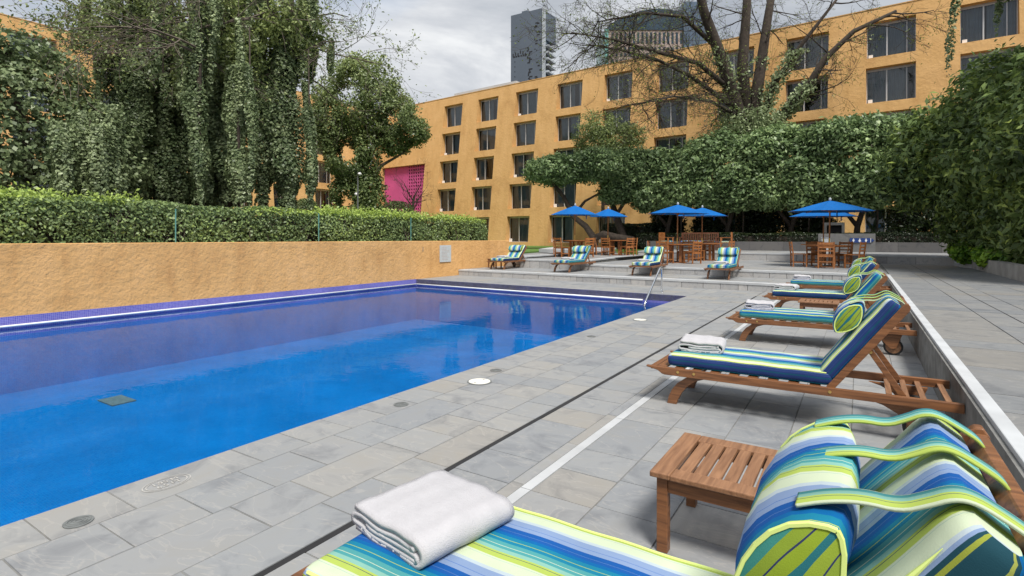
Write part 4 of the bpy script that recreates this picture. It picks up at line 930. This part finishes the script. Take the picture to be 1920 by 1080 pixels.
dining(-10.2, 25.6, ZBL, [(-60, .8), (-8, .8), (62, .8), (140, .8)], 'before the dark hedge end', 'blue parasol before the dark hedge, behind the lawn-side parasol', (-10.55, 25.35, 1.0, 2.44, 2.84), False)
dining(-6.1, 21.6, ZA, [(-80, .82), (-15, .80), (62, .82), (170, .8)], 'nearest the steel handrail', 'large blue parasol at the table nearest the steel handrail', (-6.14, 21.85, 1.2, 2.36, 2.72), False)
dining(-5.6, 24.6, ZA, [(-20, .8), (75, .85), (190, .8)], 'before the long bench', 'blue parasol at the table just before the long bench', (-5.86, 24.7, 1.12, 2.36, 2.73), False)
dining(-.95, 21.3, ZA, [(-75, .85), (2, .85), (72, .85), (150, .85), (205, .85)], 'below the arrow sign', 'large blue parasol in front, at the table below the arrow sign', (-.88, 21.45, 1.32, 2.31, 2.68), False)
dining(-1.35, 24.3, ZA, [(80, .82), (185, .85)], 'near the towel bin', 'blue parasol half hidden behind another, nearer the towel bin', (-1.2, 24.4, 1.22, 2.24, 2.60), False)
# bench and two armchairs at the back
def seat(name, w_, arms, loc, rz, lab, cat, grp=None):
    r = empty(name, loc, rz, label=lab, cat=cat, group=grp); T = M['bench'] if w_ > 1 else M['teak_chair']; hw = w_ / 2
    for s in (-1, 1):
        MB().box(s * (hw - .03) - .03, s * (hw - .03) + .03, -.28, -.22, 0, .66 if arms else .42).build('front_leg', T, r); MB().box(s * (hw - .03) - .03, s * (hw - .03) + .03, .22, .28, 0, .95).build('rear_leg', T, r)
        MB().box(s * (hw - .03) - .035, s * (hw - .03) + .035, -.30, .22, .66, .69).build('arm', T, r)
        MB().box(s * (hw - .03) - .02, s * (hw - .03) + .02, -.22, .22, .16, .20).build('stretcher', T, r)
    MB().box(-hw + .06, hw - .06, .235, .265, .88, .95).build('top_rail', T, r); MB().box(-hw + .06, hw - .06, .235, .265, .48, .53).build('lower_rail', T, r)
    n = max(4, int(w_ / .095)); 
    for k in range(n): x = -hw + .09 + (w_ - .18) * k / (n - 1); MB().box(x - .022, x + .022, .24, .26, .53, .88).build('back_slat', T, r)
    for k in range(5): MB().box(-hw + .062, hw - .062, -.27 + k * .1, -.19 + k * .1, .40, .425).build('seat_slat', T, r)
    mb = MB(); cushion(mb, w_ - .14, .48, .075, lambda l, y, z: (-hw + .07 + l, y - .02, .426 + z)); 
    # stripes run front to back on the seat pads
    mb.a = [v[0] for v in mb.v]; mb.mi = [0] * len(mb.mi); mb.build('seat_cushion', M['cloth'], r, smooth=True, attr='stripe')
    return r
seat('long_bench', 1.95, True, (-7.3, 30.1, Z3), 0, 'dark wooden slatted bench with striped cushion before the planter wall', 'bench')
seat('armchair', .66, True, (-8.85, 29.4, Z3), R(82), 'wooden armchair facing inward beside the bench, lawn side', 'armchair', 'armchairs flanking the bench')
seat('armchair', .66, True, (-5.75, 29.4, Z3), R(-82), 'wooden armchair facing inward beside the bench, arrow sign side', 'armchair', 'armchairs flanking the bench')

# ================================================================ TREES
def trunk(root, pts, r0, r1, m, name='trunk', n=9):
    b = MB(); k = len(pts); b.tube(pts, [r0 + (r1 - r0) * i / (k - 1) for i in range(k)], n); return b.build(name, m, root, smooth=True)
def rel(pts, o): return [tuple(np.array(p) - np.array(o)) for p in pts]
# ivy-draped trees behind the hedge
def ivy_column(P, Nn, T, x, y, z0, z1, r, n, base=.42, flare=.25):
    z = z0 + (z1 - z0) * rs.uniform(0, 1, n) ** .9; a = rs.uniform(0, 2 * math.pi, n); f = (z - z0) / (z1 - z0)
    prof = r * (.55 + .45 * np.minimum(1, f * 6)) * (1 + .28 * np.sin(z * 1.9 + x) * np.sin(z * .8 + y * 2)) * (1 + .25 * np.sin(a * 3 + z * 1.1)) * (1 - .35 * np.clip((f - .75) / .25, 0, 1))
    rad = prof * (1 - .45 * rs.uniform(0, 1, n) ** 2); sway = .22 * np.sin(z * .7 + x * 3)
    # ragged hanging end
    z = np.where(f < .05, z - np.abs(rs.normal(0, .22, n)), z)
    P.append(np.stack([x + sway + rad * np.cos(a), y + rad * np.sin(a), z], 1)); Nn.append(np.stack([np.cos(a), np.sin(a), .45 + 0 * a], 1))
    T.append(base + .16 * np.sin(z * 2.1 + x * 5) * np.sin(a * 2) + rs.normal(0, .17, n))
def ivy_tree(o, cols, lab, crown=None, twigs=0, tall=13, base=.42, leaf=.14, tr=.26):
    root = empty('ivy_tree', o, label=lab, cat='tree', group='ivy-draped trees behind the hedge')
    trunk(root, [(0, 0, 0), (.1, .05, tall * .4), (.25, 0, tall * .75), (.1, .2, tall)], tr, tr * .3, M['bark_d'])
    P, Nn, T = [], [], []
    for (x, y, z0, z1, r, n, b) in cols:
        ivy_column(P, Nn, T, x - o[0], y - o[1], z0 - o[2], z1 - o[2], r, n, b)
        trunk(root, [(x - o[0], y - o[1], (0 if r > .3 else z0 - o[2])), (x - o[0] + .08, y - o[1], (z0 + z1) / 2 - o[2]), (x - o[0], y - o[1], z1 - o[2] + 1.5)], .11 if r > .3 else .03, .03, M['bark_d'], 'stem' if r > .3 else 'hanging_vine', 6)
    for k in range(int(4 + twigs * .8)):      # loose hanging strands high in the tree
        a = rs.uniform(0, 6.28); rr_ = rs.uniform(.5, 2.1); zt = rs.uniform(.7, 1.0) * tall; ln = rs.uniform(1.2, 4.0)
        ivy_column(P, Nn, T, rr_ * math.cos(a), rr_ * math.sin(a), zt - ln, zt, rs.uniform(.10, .26), 900, rs.uniform(.4, .75))
    leaves('ivy', np.concatenate(P), np.concatenate(Nn), leaf, np.concatenate(T), M['leaf_ivy'], root, .75, .6)
    if crown:
        Pc, Nc = blob_points(crown, 6500, .95, .3, 1.2, 4, 12); leaves('crown', Pc - np.array(o), Nc, .18, tones(Pc, .9, 2, .65, .25), M['leaf_tree'], root, .5, 1.0)
    if twigs:
        tb_ = MB(); out = []
        for k in range(twigs):
            a = rs.uniform(0, 6.28); z = rs.uniform(.55, 1.05) * tall
            grow(tb_, (0.15, .05, z), (math.cos(a), math.sin(a), rs.uniform(-.1, .6)), rs.uniform(2.4, 4.2), .055, 3, out, .35, -.03, (3, 4), 4, .8, .007)
        tb_.build('bare_branches', M['twig'], root)
        q = np.array([p for p, d in out]); q = np.repeat(q, 3, 0) + rs.normal(0, .16, (len(q) * 3, 3)); leaves('sparse_leaves', q, np.tile([0, 0, 1.], (len(q), 1)), .13, rs.uniform(.3, .9, len(q)), M['leaf_tree'], root, .5, 1)
    return root
ivy_tree((-29.6, 12.0, .9), [(-29.66, 11.9, 2.6, 11.5, .55, 9000, .30), (-26.83, 11.34, 3.0, 9.6, .62, 13000, .45), (-28.3, 12.9, 2.0, 12.6, .95, 15000, .36), (-27.0, 12.44, 2.9, 8.8, .52, 9000, .42)],
    'tall ivy-draped tree with two thick dark ivy columns', [((-28.9, 12.4, 12.6), (1.9, 2.2, 2.4), 2), ((-28.2, 13.4, 10.6), (1.5, 1.6, 1.4), 2), ((-29.6, 10.6, 10.8), (1.6, 1.6, 1.3), 2)], 12, 13.5)
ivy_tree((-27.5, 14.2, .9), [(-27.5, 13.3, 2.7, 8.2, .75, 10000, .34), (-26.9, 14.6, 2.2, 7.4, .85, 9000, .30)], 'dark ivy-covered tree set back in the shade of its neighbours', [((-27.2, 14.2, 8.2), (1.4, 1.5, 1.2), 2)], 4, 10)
ivy_tree((-22.6, 11.7, .9), [(-22.56, 11.7, 2.95, 11.6, .33, 9000, .48)], 'slender tree wrapped in one narrow ivy column', None, 6, 12, leaf=.13, tr=.1)
ivy_tree((-24.5, 14.0, .9), [(-24.5, 14.0, 3.2, 11.6, .85, 17000, .46), (-22.16, 13.14, 3.1, 8.6, .40, 7000, .60), (-20.8, 12.83, 2.95, 8.4, .17, 3000, .5), (-24.9, 13.2, 2.6, 9.4, .6, 8000, .40)],
    'tall ivy-draped tree with pale hanging ivy curtains', [((-24.2, 14.0, 11.8), (1.9, 1.9, 2.0), 2), ((-23.2, 14.0, 9.4), (1.2, 1.2, 1.3), 2)], 14, 13.5)
ivy_tree((-22.3, 15.6, .9), [(-23.05, 14.94, 3.1, 9.4, .48, 9000, .42), (-22.23, 15.47, 2.9, 11.0, .72, 14000, .38), (-20.5, 15.4, 3.0, 8.2, .20, 3500, .5)],
    'ivy-draped tree with a bare twiggy top beside the round tree', [((-22.0, 15.6, 10.8), (1.5, 1.5, 1.5), 2)], 16, 12.5)
# dense ivy mass and pale mound at the left
root = empty('ivy_thicket', (-27.8, 8.3, .9), label='dense dark green thicket of ivy at the end of the hedge', cat='thicket')
bl = [((-28.2, 7.2, 4.6), (2.6, 3.4, 4.6), 2.4), ((-27.2, 9.6, 3.6), (1.8, 1.9, 3.4), 2.4), ((-29.2, 5.6, 7.6), (1.8, 2.0, 2.4), 2), ((-27.6, 5.0, 4.0), (2.4, 2.4, 3.6), 2.3)]
P, Nn = blob_points(bl, 58000, .25, .22, 2.2, 2, 8); leaves('ivy', P - np.array(root.location), Nn + np.array([0, 0, .4]), .18, tones(P, 1.1, 2, .42, .2), M['leaf_ivy'], root, .75, .6)
trunk(root, [(0, 0, 0), (0, -.5, 4), (-.3, -1, 8)], .3, .1, M['bark_d'])
P, Nn = blob_points([((-29.0, 5.6, 10.0), (1.5, 1.5, 1.0), 2)], 5000, .9, .2, 1.5, 3, 8); leaves('new_growth', P - np.array(root.location), Nn, .15, rs.uniform(.2, .8, len(P)), M['leaf_yellow'], root, .5, .9)
root = empty('ivy_mound', (-23.9, 8.5, .9), label='pale grey-green hanging mound of ivy in front of the thicket', cat='ivy')
P, Nn, T = [], [], []
for k in range(9): ivy_column(P, Nn, T, rs.uniform(-.75, .75), rs.uniform(-.9, .9), 1.7 + rs.uniform(0, .3), rs.uniform(4.2, 5.6), .42, 2600, .66)
leaves('ivy', np.concatenate(P), np.concatenate(Nn), .12, np.concatenate(T), M['leaf_ivy'], root, .75, .5)
trunk(root, [(0, 0, 0), (0, 0, 2.5), (.1, 0, 4.8)], .12, .05, M['bark_d'], 'stem', 6)
# round tree in front of the corner
O = (-29.5, 26.2, .7); root = empty('round_tree', O, label='broad round-crowned tree in front of the magenta recess', cat='tree')
tp = [(-29.5, 26.2, .7), (-29.4, 26.3, 3.5), (-29.2, 26.4, 6.5)]; trunk(root, rel(tp, O), .42, .28, M['bark'])
for q in ([(-29.4, 26.3, 3.2), (-30.4, 25.6, 6.5), (-31.0, 25.2, 9.6)], [(-29.2, 26.4, 6.2), (-28.0, 27.0, 8.6), (-26.4, 28.1, 9.9)], [(-29.2, 26.4, 6.4), (-29.0, 26.4, 9.6), (-28.6, 26.8, 12.4)], [(-29.4, 26.3, 4.2), (-28.0, 27.0, 6.4), (-26.6, 28.0, 7.4)]): trunk(root, rel(q, O), .2, .05, M['bark'], 'limb', 7)
bl = [((-29.4, 26.3, 11.2), (2.5, 2.6, 2.9), 2), ((-30.9, 25.2, 9.6), (1.6, 1.8, 2.4), 2), ((-27.6, 27.4, 10.0), (1.9, 1.9, 1.8), 2), ((-26.4, 28.2, 8.8), (1.3, 1.4, 1.1), 2), ((-29.8, 25.9, 7.0), (2.0, 2.0, 1.8), 2), ((-30.0, 25.8, 4.4), (1.2, 1.3, 2.3), 2), ((-28.9, 26.6, 4.0), (1.1, 1.2, 2.3), 2), ((-27.4, 27.6, 8.0), (1.2, 1.2, .8), 2)]
P, Nn = blob_points(bl, 60000, .5, .30, 1.9, 6, 10); keep = lump(P, 1.25, 9) > -.42; P, Nn = P[keep], Nn[keep]
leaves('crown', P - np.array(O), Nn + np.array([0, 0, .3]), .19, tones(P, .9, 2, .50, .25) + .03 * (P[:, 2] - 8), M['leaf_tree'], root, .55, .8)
# small things by the hotel
for (x, y, z, r, lab) in ((-30.8, 23.0, .7, (.75, .75, 1.7), 'small dark domed shrub behind the hedge'), (-28.6, 29.2, .7, (1.2, 1.2, 1.75), 'square clipped shrub before the magenta panel')):
    root = empty('clipped_shrub', (x, y, z), label=lab, cat='shrub', group='clipped shrubs near the hotel'); P, Nn = blob_points([((0, 0, r[2] * .9), r, 3)], 7000, .25, .06, 2, 1); leaves('foliage', P, Nn, .12, tones(P, 2, 1, .35, .15), M['leaf_tree'], root, .55, .7); trunk(root, [(0, 0, 0), (0, 0, .8), (0, 0, 1.4)], .07, .04, M['bark'], 'stem', 6)
root = empty('bare_small_tree', (-36.0, 38.4, .7), label='small dark leafless tree standing before the magenta lattice', cat='tree'); b = MB(); out = []
b.tube([(0, 0, 0), (.1, 0, 2.2), (.4, .1, 4.6)], [.2, .16, .10], 7)
for k in range(7): grow(b, (.1 + .05 * k, .02, 2.4 + .35 * k), (rs.normal(0, .7), rs.normal(0, .5), .9), 1.9, .07, 3, out, .3, .03, (3, 4), 4)
b.build('branches', M['bark_d'], root)
# small green tree before the facade
O = (-15.6, 36.6, .7); root = empty('feathery_tree', O, label='small feathery green tree before the hotel windows', cat='tree'); trunk(root, [(0, 0, 0), (0, 0, 4), (.1, 0, 7.5)], .16, .06, M['bark'])
P, Nn = blob_points([((-15.7, 36.6, 8.8), (2.1, 1.4, 1.7), 2), ((-14.4, 36.6, 7.6), (1.8, 1.3, 1.3), 2), ((-16.8, 36.6, 7.8), (1.1, 1.1, 1.0), 2), ((-13.6, 36.6, 8.6), (1.0, 1.0, .8), 2)], 15000, .8, .3, 1.6, 2, 12); leaves('crown', P - np.array(O), Nn + np.array([0, 0, .5]), .19, tones(P, 1, 2, .55, .22), M['leaf_tree'], root, .35, .8)
# flat-topped clipped trees on the terrace edge
def canopy_tree(O, trunks, blobs, n, lab, mat_='leaf_canopy', base=.5, size=.17, grp='clipped canopy trees behind the planter wall'):
    root = empty('canopy_tree', O, label=lab, cat='tree', group=grp)
    for q, r0, r1 in trunks: trunk(root, rel(q, O), r0, r1, M['bark_d'], 'trunk' if r0 > .12 else 'limb', 8)
    P, Nn = blob_points(blobs, n, .36, .24, 2.6, 3, 10)
    leaves('crown', P - np.array(O), Nn + np.array([0, 0, .5]), size, tones(P, 1.3, 4, base, .2, .17), M[mat_], root, .5, .65)
    return root
canopy_tree((-13.5, 30.4, .7), [([(-13.45, 30.4, .7), (-13.6, 30.35, 1.5), (-14.0, 30.2, 2.1), (-14.7, 29.9, 2.7), (-15.1, 29.4, 3.9), (-15.9, 29.0, 5.0)], .26, .10), ([(-14.7, 29.9, 2.7), (-14.0, 30.1, 3.6), (-13.2, 30.5, 4.1)], .11, .05), ([(-13.5, 30.4, 1.35), (-12.9, 30.3, 1.62), (-12.2, 30.7, 1.4), (-11.4, 31.3, 1.25)], .20, .24), ([(-11.8, 31.3, .9), (-12.3, 31.5, 2.0), (-12.9, 31.8, 3.4), (-13.2, 31.8, 5)], .28, .12), ([(-12.6, 31.6, 2.8), (-11.6, 31.6, 4.2), (-11.0, 31.8, 5.0)], .12, .05)],
    [((-15.6, 29.2, 5.45), (1.55, 1.5, .75), 3), ((-13.2, 30.4, 5.7), (2.0, 1.5, .85), 3), ((-11.6, 31.5, 5.4), (1.6, 1.5, 1.1), 3), ((-12.2, 31.2, 4.3), (1.2, 1.1, .8), 2)], 30000, 'flat-topped clipped tree with a leaning forked trunk beside the lawn', size=.2, base=.48)
segs = [((-9.7, 32.2), 2.0, 'clipped canopy tree joining the flat-topped tree, behind the bench'), ((-6.4, 32.6), 2.2, 'clipped canopy tree in the middle of the row with forked trunk'), ((-3.2, 32.8), 2.1, 'clipped canopy tree with thin paired stems left of the block wall'), ((-.2, 32.9), 2.2, 'clipped canopy tree directly above the block wall and sign')]
for i, ((x, y), hw, lab) in enumerate(segs):
    zt = [6.6, 7.1, 7.3, 7.4][i]; O = (x, y, .8)
    canopy_tree(O, [([(x, y, .8), (x + .1, y, 2.0), (x + .5, y, 3.4), (x + .9, y, 4.6)], .17, .07), ([(x + .1, y, 2.0), (x - .6, y, 3.0), (x - 1.0, y, 4.4)], .115, .05), ([(x + .9, y - .2, .8), (x + .95, y - .2, 2.4), (x + .9, y - .2, 4)], .05, .035)],
        [((x, y, (zt + 3.2) / 2), (hw, 1.6, (zt - 3.2) / 2), 2.7), ((x - .9, y - .3, zt - .8), (1.2, 1.4, .8), 2.2), ((x + .8, y - .5, 4.2), (1.3, 1.3, 1.2), 2.1), ((x - .9, y - .6, 4.0), (1.1, 1.1, 1.0), 2), ((x + 1.6, y - .4, zt - 1.0), (1.0, 1.3, .9), 2)], 29000, lab, size=.23, base=.55)
# dark undergrowth and hedge behind the planter wall
root = empty('back_hedge', (-2.2, 31.75, 1.0), label='dark clipped hedge growing along the planter wall', cat='hedge')
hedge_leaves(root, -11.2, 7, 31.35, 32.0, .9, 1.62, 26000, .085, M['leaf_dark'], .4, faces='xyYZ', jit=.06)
MB().box(-8.8, 9, -.3, .2, -.2, .50).build('dark_core', M['bark_d'], root)  # dark box core, painted in place of shade inside the hedge
root = empty('hedge_block', (-12.2, 33.2, .7), label='dark square-cut hedge block behind the leaning trunk', cat='hedge')
hedge_leaves(root, -13.9, -10.6, 32.6, 34.0, .7, 2.25, 9000, .11, M['leaf_dark'], .45, faces='xXyYZ', jit=.06); MB().box(-1.5, 1.4, -.4, .6, 0, 1.4).build('dark_core', M['bark_d'], root)  # box core coloured dark to stand for shade behind the leaves
for i, (x, y, r, lab) in enumerate(((-9.9, 33.6, (.9, .7, 1.3), 'dark leafy shrub beneath the canopy, beside the hedge block'), (-7.7, 33.9, (.8, .7, 1.2), 'dark leafy shrub beneath the canopy, behind the bench'), (-4.5, 34.0, (1.5, .7, 1.5), 'wide dark shrub beneath the canopy right of the bench'), (-2.0, 34.2, (.9, .7, 1.2), 'dark shrub beneath the canopy behind the stone niche'), (2.6, 33.8, (1.6, .8, 1.5), 'dark shrub beneath the canopy right of the block wall'), (4.8, 33.4, (1.6, .8, 1.6), 'dark shrub beside the big evergreen'))):
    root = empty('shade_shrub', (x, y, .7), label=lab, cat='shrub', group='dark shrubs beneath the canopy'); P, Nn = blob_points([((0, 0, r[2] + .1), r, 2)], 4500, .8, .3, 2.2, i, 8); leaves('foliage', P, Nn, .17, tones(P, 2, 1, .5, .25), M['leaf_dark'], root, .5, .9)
    b = MB(); out = []
    for k in range(4): grow(b, (0, 0, 0), (rs.normal(0, .4), rs.normal(0, .3), 1), 1.2, .04, 2, out, .3, .1, (2, 3), 4)
    b.build('stems', M['bark_d'], root)
# big bare tree
O = (-5.65, 35.5, .7); root = empty('bare_tree', O, label='tall spreading tree with thick bare limbs and fine twigs', cat='tree')
trunk(root, rel([(-5.65, 35.5, .7), (-5.75, 35.5, 4), (-5.8, 35.45, 8.1)], O), .75, .62, M['bark_d'], n=12)
limbs = [([(-5.84, 35.42, 7.2), (-6.37, 34.49, 9.87), (-7.07, 33.45, 12.56), (-7.62, 32.5, 14.5), (-8.0, 31.7, 16.8)], .46, .2), ([(-5.79, 35.46, 7.2), (-6.0, 35.3, 11.9), (-5.8, 35.4, 15.2), (-5.67, 35.5, 18.4)], .40, .18), ([(-5.65, 35.5, 7.2), (-5.2, 36.3, 11.4), (-4.85, 37.0, 14.9), (-4.4, 37.3, 18.2)], .40, .18),
 ([(-5.5, 35.6, 6.9), (-3.76, 35.5, 8.65), (-2.6, 35.1, 9.8), (-1.7, 35.1, 11.4), (-.3, 35.4, 12.8), (1.64, 36.0, 13.7)], .34, .08), ([(-5.1, 35.9, 8.0), (-4.4, 35.9, 10.5), (-3.0, 36.0, 12.6), (-1.1, 36.0, 15)], .22, .07),
 ([(-6.06, 35.3, 9.0), (-7.2, 33.4, 9.9), (-8.26, 31.5, 10.7), (-9.64, 30.0, 11.4), (-10.96, 28.6, 11.7), (-12.4, 27.6, 12.0)], .17, .03), ([(-6.5, 34.4, 10.2), (-7.87, 32.35, 11.5), (-9.5, 30.7, 11.9), (-11.65, 28.75, 12.5), (-13.4, 27.0, 12.7)], .17, .03),
 ([(-7.2, 33.4, 12.7), (-8.65, 31.85, 14.2), (-10.3, 30.2, 14.2), (-12.4, 28.3, 13.5)], .15, .03), ([(-5.9, 35.4, 8.6), (-7.2, 32.2, 9.2), (-8.7, 30, 9.2), (-10.0, 28.6, 8.65)], .13, .03)]
tb_ = MB(); out = []
for q, r0, r1 in limbs:
    trunk(root, rel(q, O), r0, r1, M['bark_d'], 'limb', 8); Q = [Vector(p) for p in rel(q, O)]
    for i in range(1, len(Q)):
        d = (Q[i] - Q[i - 1]).normalized(); thin = r0 < .2
        for k in range(7 if thin else 3):
            p = Q[i - 1].lerp(Q[i], rs.uniform(.1, 1)); nd = d * .7 + Vector(rs.normal(0, .6, 3)) + Vector((0, 0, -.05))
            if i < 2 and not thin: continue
            grow(tb_, p, nd, rs.uniform(1.3, 2.6), .035 if thin else .05, 3, out, .32, .0, (3, 4), 4, .75, .0065)
tb_.build('twigs', M['bark_d'], root)
q = np.array([tuple(p) for p, d in out]); q = q[rs.rand(len(q)) < .28]; q = np.repeat(q, 2, 0) + rs.normal(0, .13, (len(q) * 2, 3)); leaves('young_leaves', q, np.tile([0, 0, 1.], (len(q), 1)), .11, rs.uniform(0, .8, len(q)), M['leaf_yellow'], root, .45, 1)
P, Nn, T = [], [], []
for q, r0, r1 in limbs[:5]:
    for (a, b_) in zip(q[:-1], q[1:]):
        k = 700; t = rs.uniform(0, 1, k)[:, None]; pp = np.array(a) * (1 - t) + np.array(b_) * t; an = unit(rs.normal(0, 1, (k, 3))); sel = lump(pp, 1.3, 4) > -.1; P.append((pp + an * .5 * rs.uniform(.5, 1.1, (k, 1)))[sel]); Nn.append(an[sel])
P = np.concatenate(P); P = P[P[:, 2] < 12.5]; leaves('climbing_ivy', P - np.array(O), np.tile([0, -1., .3], (len(P), 1)), .17, rs.uniform(.4, 1, len(P)), M['leaf_ivy'], root, .7, .8)
P, Nn = blob_points([((-6.3, 34.6, 8.0), (1.6, 1.0, 1.3), 2), ((-4.6, 34.8, 7.9), (1.0, .9, 1.2), 2)], 5000, .9, .3, 1.6, 5, 8); leaves('trunk_shoots', P - np.array(O), Nn, .17, rs.uniform(.45, 1, len(P)), M['leaf_ivy'], root, .5, .8)
# big evergreen on the right
O = (4.6, 21.5, .7); root = empty('evergreen_tree', O, label='huge dark rounded evergreen overhanging the walkway planter', cat='tree')
trunk(root, rel([(4.6, 21.5, .6), (4.5, 21.7, 2), (4.2, 22, 4)], O), .3, .16, M['bark_d'])
for q in ([(4.5, 21.7, 1.6), (3.4, 22.8, 2.6), (2.4, 23.8, 3.4)], [(4.3, 22, 2.4), (4.4, 20.4, 3.6), (4.2, 18.8, 4.4)]): trunk(root, rel(q, O), .13, .05, M['bark_d'], 'limb', 7)
bl = [((4.3, 22.0, 4.3), (2.4, 3.0, 2.6), 2.2), ((2.6, 24.0, 4.2), (1.8, 2.0, 1.7), 2), ((1.75, 24.6, 3.7), (1.1, 1.4, 1.2), 2), ((4.6, 19.0, 4.0), (1.8, 2.4, 2.4), 2.2), ((5.2, 16.4, 3.5), (2.0, 2.2, 2.3), 2.2), ((4.3, 20.4, 2.0), (1.2, 3.8, 1.6), 2.2), ((4.0, 23.6, 2.2), (1.7, 1.8, 1.7), 2)]
P, Nn = blob_points(bl, 72000, .34, .17, 2.6, 3, 9); out_ = P[:, 2] > 2.4
T = tones(P, 2.2, 4, .48, .24, .16); young = (rs.rand(len(P)) < .10) & (lump(P, 2.6, 7) > .1); T = np.where(young, rs.uniform(.85, 1, len(P)), np.minimum(T, .8))
leaves('crown', P - np.array(O), Nn + np.array([0, 0, .5]), .25, T, M['leaf_right'], root, .36, .6)
P, Nn = blob_points([((3.15, 23.6, .98), (.55, .7, .42), 2), ((3.6, 21.6, .9), (.7, 1.8, .4), 2.2)], 5200, .5, .3, 2.6, 2)
sh = empty('bright_ivy', (3.3, 23.4, .75), label='bright lime-leaved ivy spilling over the planter corner', cat='ivy'); T = np.clip(.25 + .5 * lump(P, 3, 3) + rs.normal(0, .2, len(P)) + .5 * (P[:, 0] < 3.1), 0, 1)
leaves('foliage', P - np.array([3.3, 23.4, .75]), Nn + np.array([0, 0, .4]), .13, T, M['leaf_bright'], sh, .85, .6)
b = MB()
for k in range(14): b.tube([(.2, -.2, 0), (rs.normal(0, .3), rs.normal(-.3, .6), .3), (rs.normal(-.1, .4), rs.normal(-.3, .9), .2)], [.012, .009, .004], 4)
b.build('stems', M['bark_d'], sh)
# overhanging boughs at the upper right
O = (8.5, 20, .7); root = empty('overhanging_tree', O, label='dark bough hanging into view above the big evergreen', cat='tree')
trunk(root, rel([(8.5, 20, .7), (8.2, 20, 6), (7.5, 20, 10)], O), .35, .2, M['bark_d']); trunk(root, rel([(8.0, 20, 7.5), (5.5, 19.4, 9.2), (3.4, 18.8, 9.0), (2.7, 18.6, 8.2)], O), .14, .03, M['bark_d'], 'limb', 7)
P, Nn = blob_points([((3.9, 18.8, 8.5), (1.2, 1.2, .9), 2), ((5.4, 19.2, 8.9), (1.6, 1.4, 1.2), 2), ((7.6, 20, 10), (2.6, 2.6, 2.2), 2)], 15000, .7, .25, 1.6, 4, 9); leaves('crown', P - np.array(O), Nn, .16, tones(P, 1, 2, .3, .18), M['leaf_right'], root, .5, .9)
for (x, y, z0, z1) in ((2.43, 20.5, 6.5, 9.0), (3.0, 19.6, 7.2, 9.0)):
    P, Nn, T = [], [], []; ivy_column(P, Nn, T, x - O[0], y - O[1], z0 - O[2], z1 - O[2], .10, 500, .5); leaves('hanging_vine', P[0], Nn[0], .1, T[0], M['leaf_ivy'], root, .6, .7)
print('objects', len(bpy.data.objects), 'tris', sum(len(o.data.polygons) * 2 for o in bpy.data.objects if o.type == 'MESH'))
